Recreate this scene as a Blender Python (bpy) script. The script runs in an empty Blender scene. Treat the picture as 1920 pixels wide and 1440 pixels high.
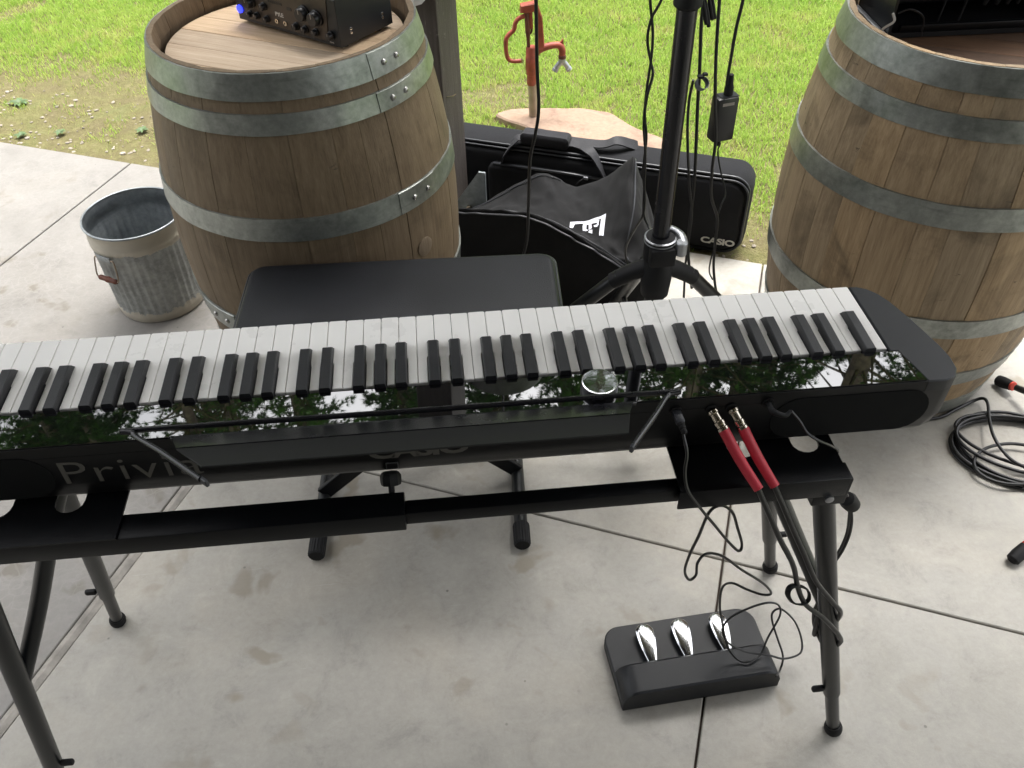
import bpy, bmesh, math, random
import numpy as np
from mathutils import Vector, Matrix, Euler, noise as mnoise

S = bpy.context.scene
COL = S.collection
R_ = math.radians
random.seed(7)
rng = np.random.default_rng(11)

# ------------------------------------------------------------------ camera, sky, sun, exposure
CAM_C = Vector((-0.5586616529063726, -0.7802489308500492, 1.6179989397838908))
CAM_R = Matrix(((0.9943441544097315, 0.08740888088109244, -0.060327358091593786),
                (-0.10393937654645333, 0.6841692634663553, -0.7218788159594652),
                (-0.02182449528238816, 0.7240663688302473, 0.6893849323379858)))
cd = bpy.data.cameras.new('camera'); cam = bpy.data.objects.new('camera', cd); COL.objects.link(cam)
cam.matrix_world = Matrix.Translation(CAM_C) @ CAM_R.to_4x4()
cd.sensor_width = 36.0; cd.lens = 30.0; cd.clip_start = 0.02; cd.clip_end = 400.0
S.camera = cam

W = bpy.data.worlds.new('World'); S.world = W; W.use_nodes = True
nt = W.node_tree; bg = nt.nodes['Background']
sky = nt.nodes.new('ShaderNodeTexSky'); sky.sky_type = 'NISHITA'; sky.sun_disc = False
SUN_EL, SUN_AZ = R_(74), R_(30)          # azimuth measured from +Y towards +X
sky.sun_elevation = SUN_EL; sky.sun_rotation = SUN_AZ
sky.air_density = 1.0; sky.dust_density = 6.0; sky.ozone_density = 1.0
hs = nt.nodes.new('ShaderNodeHueSaturation'); hs.inputs['Saturation'].default_value = 0.16
nt.links.new(sky.outputs[0], hs.inputs['Color']); nt.links.new(hs.outputs[0], bg.inputs[0])
bg.inputs[1].default_value = 0.15

sl = bpy.data.lights.new('sun', 'SUN'); so = bpy.data.objects.new('sun', sl); COL.objects.link(so)
sl.energy = 1.0; sl.angle = R_(30); sl.color = (1.0, 0.97, 0.92)
sdir = Vector((math.sin(SUN_AZ)*math.cos(SUN_EL), math.cos(SUN_AZ)*math.cos(SUN_EL), math.sin(SUN_EL)))
so.rotation_euler = sdir.to_track_quat('Z', 'Y').to_euler(); so.location = (9, 3, 12)

S.view_settings.view_transform = 'Standard'; S.view_settings.look = 'None'
S.view_settings.exposure = 2.0; S.view_settings.gamma = 1.0
S.render.engine = 'CYCLES'

# ------------------------------------------------------------------ frames of reference
PT = Vector((0, 0, 0.8725)); PR = Euler((0, 0.0195, 0)).to_matrix()   # the piano tilts a degree
PIANO = Matrix.Translation(PT) @ PR.to_4x4()
SU = Vector((0.913, -0.408, 0)); SV = Vector((0.408, 0.913, 0))       # directions of the slab joints
def st(s, t, z=0.0): return Vector((SU.x*s+SV.x*t, SU.y*s+SV.y*t, z))
def ray(u, v):
    return CAM_R @ Vector(((u-960)/1600, -(v-720)/1600, -1))
def ony(u, v, y):                       # the point of the place on the upright plane at depth y
    d = ray(u, v); return CAM_C + d*((y-CAM_C.y)/d.y)
def onz(u, v, z):                       # ... and on the level plane at height z
    d = ray(u, v); return CAM_C + d*((z-CAM_C.z)/d.z)

# ------------------------------------------------------------------ materials
def ramp(nt, fac, stops):
    r = nt.nodes.new('ShaderNodeValToRGB'); e = r.color_ramp.elements
    while len(e) < len(stops): e.new(0.5)
    for k, (p, c) in enumerate(stops):
        e[k].position = p; e[k].color = (*c, 1) if len(c) == 3 else c
    nt.links.new(fac, r.inputs[0]); return r.outputs[0]
def nz(nt, vec, scale, detail=4, rough=0.55, dist=0.0):
    n = nt.nodes.new('ShaderNodeTexNoise'); n.inputs['Scale'].default_value = scale
    n.inputs['Detail'].default_value = detail; n.inputs['Roughness'].default_value = rough
    n.inputs['Distortion'].default_value = dist; nt.links.new(vec, n.inputs['Vector']); return n.outputs[0]
def mapping(nt, vec, sc=(1, 1, 1), rot=(0, 0, 0)):
    m = nt.nodes.new('ShaderNodeMapping'); m.inputs['Scale'].default_value = sc; m.inputs['Rotation'].default_value = rot
    nt.links.new(vec, m.inputs['Vector']); return m.outputs[0]
def mixc(nt, fac, a, b, mode='MIX'):
    m = nt.nodes.new('ShaderNodeMix'); m.data_type = 'RGBA'; m.blend_type = mode
    for i, x in ((0, fac), (6, a), (7, b)):
        if isinstance(x, (int, float)): m.inputs[i].default_value = x
        elif isinstance(x, tuple): m.inputs[i].default_value = (*x, 1)
        else: nt.links.new(x, m.inputs[i])
    return m.outputs[2]
def math_(nt, op, a, b=0.0):
    m = nt.nodes.new('ShaderNodeMath'); m.operation = op
    for i, x in ((0, a), (1, b)):
        if isinstance(x, (int, float)): m.inputs[i].default_value = x
        else: nt.links.new(x, m.inputs[i])
    return m.outputs[0]
def newmat(name):
    m = bpy.data.materials.new(name); m.use_nodes = True
    b = m.node_tree.nodes['Principled BSDF']; return m, m.node_tree, b
def tc(nt, which='Object'): return nt.nodes.new('ShaderNodeTexCoord').outputs[which]
def pos(nt): return nt.nodes.new('ShaderNodeNewGeometry').outputs['Position']
def bump(nt, b, h, strength=0.3, dist=0.002):
    n = nt.nodes.new('ShaderNodeBump'); n.inputs['Strength'].default_value = strength; n.inputs['Distance'].default_value = dist
    nt.links.new(h, n.inputs['Height']); nt.links.new(n.outputs[0], b.inputs['Normal'])
def simple(name, col, rough=0.5, metal=0.0, var=0.15, scale=25, bs=0.0, spec=0.5, rv=0.1, coord='obj', bscale=None):
    m, nt, b = newmat(name)
    v = pos(nt) if coord == 'pos' else tc(nt)
    n = nz(nt, v, scale, 5)
    lo = tuple(c*(1-var) for c in col); hi = tuple(min(1, c*(1+var)) for c in col)
    nt.links.new(ramp(nt, n, [(0.3, lo), (0.7, hi)]), b.inputs['Base Color'])
    r = math_(nt, 'MULTIPLY_ADD', n, rv*2); r.node.inputs[2].default_value = rough-rv; nt.links.new(r, b.inputs['Roughness'])
    b.inputs['Metallic'].default_value = metal; b.inputs['Specular IOR Level'].default_value = spec
    if bs: bump(nt, b, nz(nt, v, bscale or scale*12, 3), bs, 0.001)
    return m

M = {}
M['body'] = simple('black_satin_casing', (0.010, 0.011, 0.0135), 0.42, var=0.1, scale=8, bs=0.12, bscale=1800, spec=0.35)
M['back'] = simple('shaded_back_casing', (0.0028, 0.003, 0.0036), 0.42, var=0.1, scale=8, spec=0.3)  # darker copy of the casing black, the shade on the back put into the colour
M['ivory'] = simple('white_key', (0.90, 0.88, 0.84), 0.30, var=0.02, scale=14, rv=0.12, bs=0.05, bscale=900)
M['ebony'] = simple('black_key', (0.012, 0.0125, 0.015), 0.42, var=0.2, scale=120, bs=0.25, bscale=900)
M['grille'] = simple('speaker_cloth', (0.0035, 0.0038, 0.0045), 0.85, var=0.2, scale=60, bs=0.3, bscale=2500, spec=0.2)
M['wire'] = simple('black_gloss_wire', (0.01, 0.01, 0.012), 0.25, var=0.1)
M['rest'] = simple('smoked_rest', (0.006, 0.006, 0.0058), 0.6, var=0.05, scale=5)
M['print'] = simple('dim_print', (0.085, 0.08, 0.072), 0.5, var=0.05)
M['steel'] = simple('black_powder_steel', (0.0035, 0.004, 0.005), 0.36, var=0.15, scale=30, bs=0.25, bscale=700, spec=0.25)
M['tube'] = simple('black_tube', (0.007, 0.008, 0.0088), 0.33, var=0.2, scale=20, bs=0.2, bscale=600)
M['rubber'] = simple('black_rubber', (0.007, 0.007, 0.0078), 0.65, var=0.2, scale=30, spec=0.3)
M['cable'] = simple('black_cable', (0.007, 0.007, 0.0078), 0.42, var=0.2, scale=30)
M['red'] = simple('red_boot', (0.50, 0.03, 0.05), 0.5, var=0.12, scale=40)
M['nickel'] = simple('nickel', (0.62, 0.56, 0.47), 0.22, metal=1, var=0.12, scale=60)
M['chrome'] = simple('chrome', (0.90, 0.91, 0.93), 0.13, metal=1, var=0.02, scale=10, rv=0.02)
M['silver'] = simple('cast_silver', (0.38, 0.39, 0.41), 0.38, metal=0.9, var=0.1)
M['pedalbox'] = simple('pedal_plastic', (0.010, 0.011, 0.013), 0.45, var=0.08, scale=10, bs=0.15, bscale=1500, spec=0.35)
M['amp'] = simple('amp_case', (0.010, 0.012, 0.014), 0.4, var=0.1, scale=20, bs=0.15, bscale=900)
M['ampface'] = simple('amp_face', (0.075, 0.062, 0.05), 0.4, metal=0.5, var=0.1, scale=30)
M['knob'] = simple('black_knob', (0.009, 0.009, 0.010), 0.35)
M['printw'] = simple('pale_print', (0.55, 0.53, 0.48), 0.6)
M['paper'] = simple('pale_sticker', (0.30, 0.27, 0.24), 0.6)
M['redring'] = simple('red_ring', (0.55, 0.05, 0.03), 0.5)
M['whitecloth'] = simple('white_cloth', (0.75, 0.75, 0.74), 0.9, var=0.1, bs=0.4, bscale=200)
M['logo'] = simple('white_print', (0.72, 0.72, 0.80), 0.7, var=0.04)
M['lampgrey'] = simple('lamp_grey', (0.22, 0.23, 0.22), 0.6, var=0.2)
M['ringgrey'] = simple('grey_strap', (0.13, 0.14, 0.15), 0.6)

def fabric(name, col, rough=0.85):
    m, nt, b = newmat(name); v = tc(nt)
    n = nz(nt, v, 14, 5); w = nz(nt, v, 900, 2)
    nt.links.new(mixc(nt, 0.35, ramp(nt, n, [(0.3, tuple(c*0.75 for c in col)), (0.7, tuple(c*1.3 for c in col))]),
                      ramp(nt, w, [(0.35, tuple(c*0.5 for c in col)), (0.65, tuple(c*1.7 for c in col))])), b.inputs['Base Color'])
    b.inputs['Roughness'].default_value = rough; b.inputs['Sheen Weight'].default_value = 0.02
    b.inputs['Specular IOR Level'].default_value = 0.3
    bump(nt, b, math_(nt, 'ADD', math_(nt, 'MULTIPLY', nz(nt, v, 22, 4), 3.0), w), 0.35, 0.0015); return m
M['nylon'] = fabric('black_nylon', (0.006, 0.0064, 0.008))
M['canvas'] = fabric('black_canvas', (0.0065, 0.0065, 0.007), 0.88)
M['strap'] = fabric('strap_webbing', (0.018, 0.018, 0.021), 0.6)
M['piping'] = simple('piping', (0.03, 0.032, 0.037), 0.35, var=0.1)

def leather():
    m, nt, b = newmat('bench_vinyl'); v = tc(nt)
    nt.links.new(ramp(nt, nz(nt, v, 9, 4), [(0.3, (0.008, 0.009, 0.011)), (0.7, (0.012, 0.013, 0.016))]), b.inputs['Base Color'])
    b.inputs['Roughness'].default_value = 0.40; b.inputs['Specular IOR Level'].default_value = 0.4
    vo = nt.nodes.new('ShaderNodeTexVoronoi'); vo.inputs['Scale'].default_value = 420; nt.links.new(v, vo.inputs['Vector'])
    bump(nt, b, math_(nt, 'ADD', vo.outputs[0], math_(nt, 'MULTIPLY', nz(nt, v, 11, 3), 2.0)), 0.35, 0.0012); return m
M['vinyl'] = leather()

def glass():
    m, nt, b = newmat('piano_black_acrylic'); b.inputs['Base Color'].default_value = (0.004, 0.004, 0.005, 1)
    b.inputs['Roughness'].default_value = 0.012; b.inputs['IOR'].default_value = 2.25
    b.inputs['Specular IOR Level'].default_value = 0.6
    n = nz(nt, tc(nt), 6, 2); bump(nt, b, n, 0.015, 0.002); return m
M['glass'] = glass()

def concrete(name, base, dark, warm, crack=0.0):
    m, nt, b = newmat(name); v = pos(nt)
    big = nz(nt, v, 1.4, 6, 0.6, 0.6); mid = nz(nt, v, 6.5, 8, 0.65, 0.5); fine = nz(nt, v, 70, 8, 0.8)
    c = mixc(nt, ramp(nt, big, [(0.34, (0.15,)*3), (0.60, (1, 1, 1))]), dark, base)
    c = mixc(nt, ramp(nt, mid, [(0.38, (0.7,)*3), (0.58, (0, 0, 0))]), c, dark)
    wv = nz(nt, mapping(nt, v, (1, 1, 1), (0.3, 0.2, 1.1)), 2.3, 7, 0.62, 0.8)
    c = mixc(nt, ramp(nt, wv, [(0.48, (0, 0, 0)), (0.66, (0.75,)*3)]), c, warm)
    # trowel streaks
    stv = nz(nt, mapping(nt, v, (3, 26, 1), (0, 0, 0.7)), 1.6, 5, 0.6, 0.3)
    c = mixc(nt, 0.22, c, ramp(nt, stv, [(0.3, tuple(x*0.72 for x in base)), (0.75, tuple(min(1, x*1.18) for x in base))]))
    c = mixc(nt, 0.36, c, ramp(nt, fine, [(0.30, tuple(x*0.5 for x in base)), (0.7, tuple(min(1, x*1.22) for x in base))]))
    mb = nz(nt, v, 11, 9, 0.78, 0.45)
    c = mixc(nt, 0.42, c, ramp(nt, mb, [(0.32, tuple(x*0.55 for x in base)), (0.47, tuple(x*0.92 for x in base)), (0.58, base), (0.72, tuple(min(1, x*1.3) for x in base))]))
    scr = nz(nt, mapping(nt, v, (2.2, 75, 1), (0, 0, -0.5)), 2.0, 3, 0.5, 0.25)
    c = mixc(nt, math_(nt, 'MULTIPLY', ramp(nt, scr, [(0.70, (0, 0, 0)), (0.74, (0.35,)*3)]), ramp(nt, big, [(0.5, (0, 0, 0)), (0.6, (1, 1, 1))])), c, tuple(min(1, x*1.45) for x in base))
    # brown spots and small stains
    sp = nz(nt, v, 10, 3, 0.5, 0.3); area = nz(nt, v, 1.1, 3)
    f = math_(nt, 'MULTIPLY', ramp(nt, sp, [(0.60, (0, 0, 0)), (0.68, (1, 1, 1))]), ramp(nt, area, [(0.42, (0, 0, 0)), (0.58, (0.7,)*3)]))
    c = mixc(nt, f, c, tuple(x*y for x, y in zip(base, (0.60, 0.55, 0.46))))
    pits = nt.nodes.new('ShaderNodeTexVoronoi'); pits.inputs['Scale'].default_value = 16; pits.inputs['Randomness'].default_value = 1
    nt.links.new(v, pits.inputs['Vector'])
    pf = ramp(nt, pits.outputs['Distance'], [(0.035, (0.75,)*3), (0.06, (0, 0, 0))])
    c = mixc(nt, math_(nt, 'MULTIPLY', pf, ramp(nt, nz(nt, v, 5, 2), [(0.5, (0, 0, 0)), (0.56, (1, 1, 1))])), c, tuple(x*0.28 for x in base))
    if crack:
        vc = nt.nodes.new('ShaderNodeTexVoronoi'); vc.feature = 'DISTANCE_TO_EDGE'; vc.inputs['Scale'].default_value = 34
        nv = nt.nodes.new('ShaderNodeTexNoise'); nv.inputs['Scale'].default_value = 20; nt.links.new(v, nv.inputs['Vector'])
        mm = nt.nodes.new('ShaderNodeMix'); mm.data_type = 'RGBA'; mm.inputs[0].default_value = 0.05
        nt.links.new(v, mm.inputs[6]); nt.links.new(nv.outputs['Color'], mm.inputs[7]); nt.links.new(mm.outputs[2], vc.inputs['Vector'])
        cf = ramp(nt, vc.outputs['Distance'], [(0.02, (crack,)*3), (0.07, (0, 0, 0))])
        cf = math_(nt, 'MULTIPLY', cf, ramp(nt, nz(nt, v, 2.2, 3), [(0.42, (0, 0, 0)), (0.6, (1, 1, 1))]))
        c = mixc(nt, cf, c, tuple(min(1, x*1.25) for x in base))
    nt.links.new(c, b.inputs['Base Color'])
    nt.links.new(ramp(nt, mid, [(0.3, (0.36,)*3), (0.7, (0.62,)*3)]), b.inputs['Roughness'])
    b.inputs['Specular IOR Level'].default_value = 0.45
    bump(nt, b, math_(nt, 'ADD', math_(nt, 'MULTIPLY', mid, 1.5), math_(nt, 'MULTIPLY', fine, 0.5)), 0.35, 0.0025)
    return m
M['slab_in'] = concrete('troweled_grey_concrete', (0.395, 0.375, 0.332), (0.185, 0.178, 0.160), (0.43, 0.37, 0.285))
M['slab_out'] = concrete('pale_outdoor_concrete', (0.245, 0.232, 0.214), (0.19, 0.18, 0.166), (0.26, 0.23, 0.19), 0.28)
M['joint'] = simple('joint_filler', (0.06, 0.045, 0.035), 0.9, var=0.4, scale=30)
M['strip'] = simple('joint_strip', (0.30, 0.28, 0.25), 0.8, var=0.3, scale=25, coord='pos', bs=0.5, bscale=90)

def soil():
    m, nt, b = newmat('mossy_soil'); v = pos(nt)
    a = nz(nt, v, 5.5, 8, 0.7, 0.9); f = nz(nt, v, 34, 7, 0.75, 0.4); g = nz(nt, v, 160, 3, 0.6)
    c = ramp(nt, a, [(0.32, (0.14, 0.095, 0.06)), (0.45, (0.13, 0.10, 0.04)), (0.55, (0.15, 0.145, 0.035)), (0.66, (0.10, 0.135, 0.03))])
    c = mixc(nt, 0.45, c, ramp(nt, f, [(0.32, (0.03, 0.02, 0.012)), (0.52, (0.13, 0.115, 0.045)), (0.70, (0.34, 0.29, 0.18))]))
    c = mixc(nt, 0.35, c, ramp(nt, g, [(0.3, (0.04, 0.035, 0.015)), (0.7, (0.26, 0.25, 0.10))]))
    nt.links.new(c, b.inputs['Base Color']); b.inputs['Roughness'].default_value = 0.95
    bump(nt, b, math_(nt, 'ADD', f, math_(nt, 'MULTIPLY', g, 0.6)), 0.9, 0.012); return m
M['soil'] = soil()
def blades():
    m, nt, b = newmat('grass_blades'); v = pos(nt)
    at = nt.nodes.new('ShaderNodeAttribute'); at.attribute_name = 'tint'
    big = nz(nt, v, 3.2, 5, 0.6)
    c = ramp(nt, at.outputs['Fac'], [(0.0, (0.50, 0.43, 0.22)), (0.13, (0.42, 0.42, 0.15)), (0.25, (0.42, 0.56, 0.115)), (0.6, (0.33, 0.49, 0.085)), (1.0, (0.25, 0.41, 0.075))])
    c = mixc(nt, ramp(nt, big, [(0.40, (0, 0, 0)), (0.72, (0.55,)*3)]), c, (0.50, 0.56, 0.15))
    nt.links.new(c, b.inputs['Base Color']); b.inputs['Roughness'].default_value = 0.55; b.inputs['Specular IOR Level'].default_value = 0.3
    b.inputs['Transmission Weight'].default_value = 0.0
    tr = nt.nodes.new('ShaderNodeBsdfTranslucent'); nt.links.new(c, tr.inputs[0])
    mx = nt.nodes.new('ShaderNodeMixShader'); mx.inputs[0].default_value = 0.5
    nt.links.new(b.outputs[0], mx.inputs[1]); nt.links.new(tr.outputs[0], mx.inputs[2])
    nt.links.new(mx.outputs[0], nt.nodes['Material Output'].inputs[0]); return m
M['blades'] = blades()
M['far_lawn'] = simple('far_lawn', (0.12, 0.20, 0.04), 0.9, var=0.35, scale=3, coord='pos', bs=0.6, bscale=60)
def stone_mat():
    m, nt, b = newmat('pink_sandstone'); v = pos(nt)
    a = nz(nt, v, 7, 7, 0.6, 0.6)
    c = ramp(nt, a, [(0.3, (0.17, 0.10, 0.07)), (0.5, (0.27, 0.185, 0.13)), (0.7, (0.22, 0.14, 0.09))])
    nt.links.new(mixc(nt, 0.2, c, ramp(nt, nz(nt, v, 60, 5), [(0.3, (0.2, 0.14, 0.10)), (0.7, (0.5, 0.38, 0.29))])), b.inputs['Base Color'])
    b.inputs['Roughness'].default_value = 0.85; bump(nt, b, a, 0.5, 0.01); return m
M['stone'] = stone_mat()
M['pebble'] = simple('pebble', (0.28, 0.245, 0.20), 0.85, var=0.4, scale=9, coord='pos')
M['weed'] = simple('weed_leaf', (0.075, 0.125, 0.045), 0.55, var=0.3, scale=30)

def oak(name, cols, grain=1.0, dirt=0.5, head=False, tv=1.0):
    m, nt, b = newmat(name); v = tc(nt)
    oi = nt.nodes.new('ShaderNodeObjectInfo')
    off = nt.nodes.new('ShaderNodeVectorMath'); off.operation = 'ADD'
    comb = nt.nodes.new('ShaderNodeCombineXYZ')
    for i in range(3): nt.links.new(math_(nt, 'MULTIPLY', oi.outputs['Random'], 37.0+i*11), comb.inputs[i])
    nt.links.new(v, off.inputs[0]); nt.links.new(comb.outputs[0], off.inputs[1]); v2 = off.outputs[0]
    sc = (1.6, 34, 34) if head else (34, 34, 1.6)
    g = nz(nt, mapping(nt, v2, sc), 2.2*grain, 7, 0.65, 0.3)
    g2 = nz(nt, mapping(nt, v2, (sc[0]*4.5, sc[1]*4.5, sc[2]*4.5)), 2.0, 4, 0.6)
    blot = nz(nt, v2, 4.5, 6, 0.65, 0.8)
    c = ramp(nt, g, [(0.28, cols[0]), (0.5, cols[1]), (0.72, cols[2])])
    c = mixc(nt, 0.35, c, ramp(nt, g2, [(0.3, cols[0]), (0.7, cols[2])]))
    # each board has its own tone
    tone = ramp(nt, oi.outputs['Random'], [(0.0, (1-0.2*tv,)*3), (0.35, (1-0.04*tv,)*3), (0.7, (1+0.05*tv, 1.0, 1-0.07*tv)), (1.0, (1+0.22*tv, 1+0.13*tv, 1.0))])
    c = mixc(nt, 1.0, c, tone, 'MULTIPLY')
    c = mixc(nt, ramp(nt, blot, [(0.50, (0, 0, 0)), (0.74, (dirt,)*3)]), c, tuple(x*0.42 for x in cols[0]))
    mark = nz(nt, mapping(nt, v2, (5, 5, 16)), 3.0, 5, 0.7, 0.5)
    c = mixc(nt, ramp(nt, mark, [(0.66, (0, 0, 0)), (0.72, (dirt*1.0,)*3)]), c, (0.035, 0.027, 0.02))
    nt.links.new(c, b.inputs['Base Color']); b.inputs['Roughness'].default_value = 0.68; b.inputs['Specular IOR Level'].default_value = 0.35
    bump(nt, b, math_(nt, 'ADD', g, math_(nt, 'MULTIPLY', g2, 0.7)), 0.5, 0.0018); return m
M['oak_dark'] = oak('weathered_brown_oak', [(0.098, 0.068, 0.040), (0.160, 0.117, 0.072), (0.215, 0.162, 0.104)], dirt=0.55, tv=0.35)
M['oak_light'] = oak('weathered_tan_oak', [(0.195, 0.140, 0.086), (0.310, 0.232, 0.146), (0.420, 0.325, 0.212)], dirt=0.85)
M['oak_head'] = oak('raw_oak_head', [(0.36, 0.26, 0.17), (0.50, 0.39, 0.28), (0.58, 0.47, 0.35)], dirt=0.25, head=True)
M['oak_head_red'] = oak('wine_stained_head', [(0.05, 0.026, 0.014), (0.08, 0.043, 0.023), (0.11, 0.062, 0.033)], dirt=0.4, head=True)
M['bungwood'] = oak('pale_bung', [(0.12, 0.09, 0.06), (0.19, 0.145, 0.10), (0.24, 0.185, 0.13)], dirt=0.3, tv=0.2)
def galv(name, a, b_, c_, rough=0.42, metal=0.75, paint=None):
    m, nt, b = newmat(name); v = tc(nt)
    n = nz(nt, v, 9, 6, 0.65, 0.7); f = nz(nt, v, 65, 5, 0.65); sc = nz(nt, mapping(nt, v, (3, 3, 40)), 3, 4)
    c = ramp(nt, n, [(0.3, a), (0.5, b_), (0.7, c_)])
    c = mixc(nt, 0.35, c, ramp(nt, f, [(0.3, tuple(x*0.55 for x in a)), (0.7, c_)]))
    c = mixc(nt, ramp(nt, sc, [(0.6, (0, 0, 0)), (0.75, (0.35,)*3)]), c, tuple(x*0.6 for x in a))
    if paint:   # worn cream bands, rim and foot
        sx = nt.nodes.new('ShaderNodeSeparateXYZ'); nt.links.new(v, sx.inputs[0])
        edge = nz(nt, v, 30, 6, 0.7)
        h = math_(nt, 'ADD', sx.outputs[2], math_(nt, 'MULTIPLY', math_(nt, 'SUBTRACT', edge, 0.5), 0.05))
        f1 = math_(nt, 'GREATER_THAN', h, paint[0]); f2 = math_(nt, 'LESS_THAN', h, paint[1])
        fm = math_(nt, 'MINIMUM', math_(nt, 'ADD', f1, f2), 1.0)
        c = mixc(nt, fm, c, mixc(nt, ramp(nt, n, [(0.35, (0, 0, 0)), (0.8, (0.5,)*3)]), (0.50, 0.455, 0.37), (0.33, 0.305, 0.255)))
        met = math_(nt, 'MULTIPLY', math_(nt, 'SUBTRACT', 1.0, fm), metal); nt.links.new(met, b.inputs['Metallic'])
    else: b.inputs['Metallic'].default_value = metal
    nt.links.new(c, b.inputs['Base Color'])
    nt.links.new(ramp(nt, n, [(0.3, (rough-0.08,)*3), (0.7, (rough+0.12,)*3)]), b.inputs['Roughness'])
    bump(nt, b, math_(nt, 'ADD', n, math_(nt, 'MULTIPLY', f, 0.4)), 0.25, 0.003); return m
M['hoop'] = galv('galvanised_hoop', (0.175, 0.192, 0.178), (0.29, 0.308, 0.285), (0.42, 0.435, 0.405), 0.38, 0.75)
M['rivet'] = galv('rivet_steel', (0.35, 0.34, 0.32), (0.45, 0.44, 0.42), (0.55, 0.54, 0.52), 0.3, 0.9)
M['bucket'] = galv('worn_bucket_zinc', (0.17, 0.18, 0.175), (0.31, 0.325, 0.315), (0.47, 0.48, 0.46), 0.45, 0.5, (0.243, 0.035))
M['bucket_in'] = galv('bucket_inside', (0.19, 0.21, 0.225), (0.30, 0.325, 0.34), (0.40, 0.425, 0.435), 0.4, 0.7)
M['zincplate'] = galv('steel_bracket', (0.14, 0.16, 0.17), (0.24, 0.27, 0.28), (0.36, 0.39, 0.40), 0.5, 0.5)
def postwood():
    m, nt, b = newmat('stained_post'); v = tc(nt)
    g = nz(nt, mapping(nt, v, (40, 40, 2)), 1.8, 7, 0.65, 0.3); bl = nz(nt, mapping(nt, v, (14, 14, 3)), 4, 6, 0.75, 1.5)
    c = ramp(nt, g, [(0.3, (0.045, 0.036, 0.031)), (0.6, (0.075, 0.062, 0.055)), (0.8, (0.10, 0.085, 0.077))])
    nt.links.new(mixc(nt, ramp(nt, bl, [(0.60, (0, 0, 0)), (0.68, (0.5,)*3)]), c, (0.26, 0.235, 0.21)), b.inputs['Base Color'])
    b.inputs['Roughness'].default_value = 0.7; bump(nt, b, math_(nt, 'ADD', g, bl), 0.5, 0.003); return m
M['post'] = postwood()
M['rust'] = simple('faded_red_paint', (0.27, 0.055, 0.032), 0.55, var=0.35, scale=28, bs=0.4, bscale=150)
M['rustdark'] = simple('rusty_rod', (0.11, 0.035, 0.02), 0.7, var=0.4, scale=40, bs=0.4, bscale=200)
M['pipe'] = simple('old_pipe', (0.33, 0.26, 0.19), 0.6, var=0.2, scale=30, metal=0.3)
M['zincgrey'] = simple('zinc_splitter', (0.38, 0.39, 0.42), 0.45, metal=0.6, var=0.2, scale=50)
M['bark'] = simple('conifer_bark', (0.17, 0.13, 0.10), 0.9, var=0.5, scale=9, bs=0.8, bscale=25)
M['needles'] = simple('needles', (0.12, 0.22, 0.065), 0.6, var=0.6, scale=1.3, coord='pos')
M['needles2'] = simple('dark_needles', (0.08, 0.15, 0.05), 0.6, var=0.6, scale=1.3, coord='pos')
M['soffit'] = simple('dark_soffit', (0.06, 0.05, 0.04), 0.8, var=0.2, scale=4, coord='pos')
M['wall'] = simple('dark_wall', (0.035, 0.03, 0.027), 0.85, var=0.2, scale=3, coord='pos')
def emis(name, col, s):
    m, nt, b = newmat(name); b.inputs['Base Color'].default_value = (*[c*0.3 for c in col], 1)
    b.inputs['Emission Color'].default_value = (*col, 1); b.inputs['Emission Strength'].default_value = s; return m
M['mirror'] = simple('dark_mirror', (0.40, 0.41, 0.43), 0.05, metal=1, var=0.25, scale=90, rv=0.02, bs=0.1, bscale=60)
M['led'] = emis('blue_led', (0.02, 0.03, 1.0), 1.1)

# ------------------------------------------------------------------ mesh helpers
def link(name, me, mat, parent=None, smooth=False, mw=None):
    o = bpy.data.objects.new(name, me); COL.objects.link(o)
    if mat is not None and not me.materials: me.materials.append(mat)
    if smooth:
        for p in me.polygons: p.use_smooth = True
    if mw is not None: o.matrix_world = mw
    if parent is not None:
        o.parent = parent
        if mw is not None: o.matrix_parent_inverse = Matrix.Identity(4); o.matrix_local = parent.matrix_world.inverted() @ mw
    return o
def fin(name, bm, mat, parent=None, smooth=False, auto=None):
    me = bpy.data.meshes.new(name); bmesh.ops.recalc_face_normals(bm, faces=bm.faces)
    if auto is not None:
        for f in bm.faces: f.smooth = True
        for e in bm.edges:
            if len(e.link_faces) == 2 and e.calc_face_angle(0) > R_(auto): e.smooth = False
    bm.to_mesh(me); bm.free()
    return link(name, me, mat, parent, smooth)
def empty(name, loc=(0, 0, 0), rot=None, mw=None):
    o = bpy.data.objects.new(name, None); COL.objects.link(o); o.empty_display_size = 0.05
    if mw is not None: o.matrix_world = mw
    else:
        o.location = loc
        if rot: o.rotation_euler = rot
    bpy.context.view_layer.update(); return o
def tag(o, label=None, cat=None, group=None, kind=None):
    if label: o['label'] = label
    if cat: o['category'] = cat
    if group: o['group'] = group
    if kind: o['kind'] = kind
    return o
def addbox(bm, c, s, rot=None, bev=0.0, segs=2):
    r = bmesh.ops.create_cube(bm, size=1.0); vs = r['verts']
    bmesh.ops.scale(bm, vec=s, verts=vs)
    if bev:
        es = list({e for v in vs for e in v.link_edges})
        rr = bmesh.ops.bevel(bm, geom=es, offset=bev, segments=segs, profile=0.5, affect='EDGES')
        vs = list({v for f in rr['faces'] for v in f.verts} | {v for v in vs if v.is_valid})
    if rot is not None: bmesh.ops.rotate(bm, cent=(0, 0, 0), matrix=rot, verts=vs)
    bmesh.ops.translate(bm, vec=c, verts=vs); return vs
def box(name, c, s, mat, parent=None, rot=None, bev=0.0, segs=2):
    bm = bmesh.new(); addbox(bm, c, s, rot, bev, segs); return fin(name, bm, mat, parent, auto=35 if bev else None)
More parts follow.
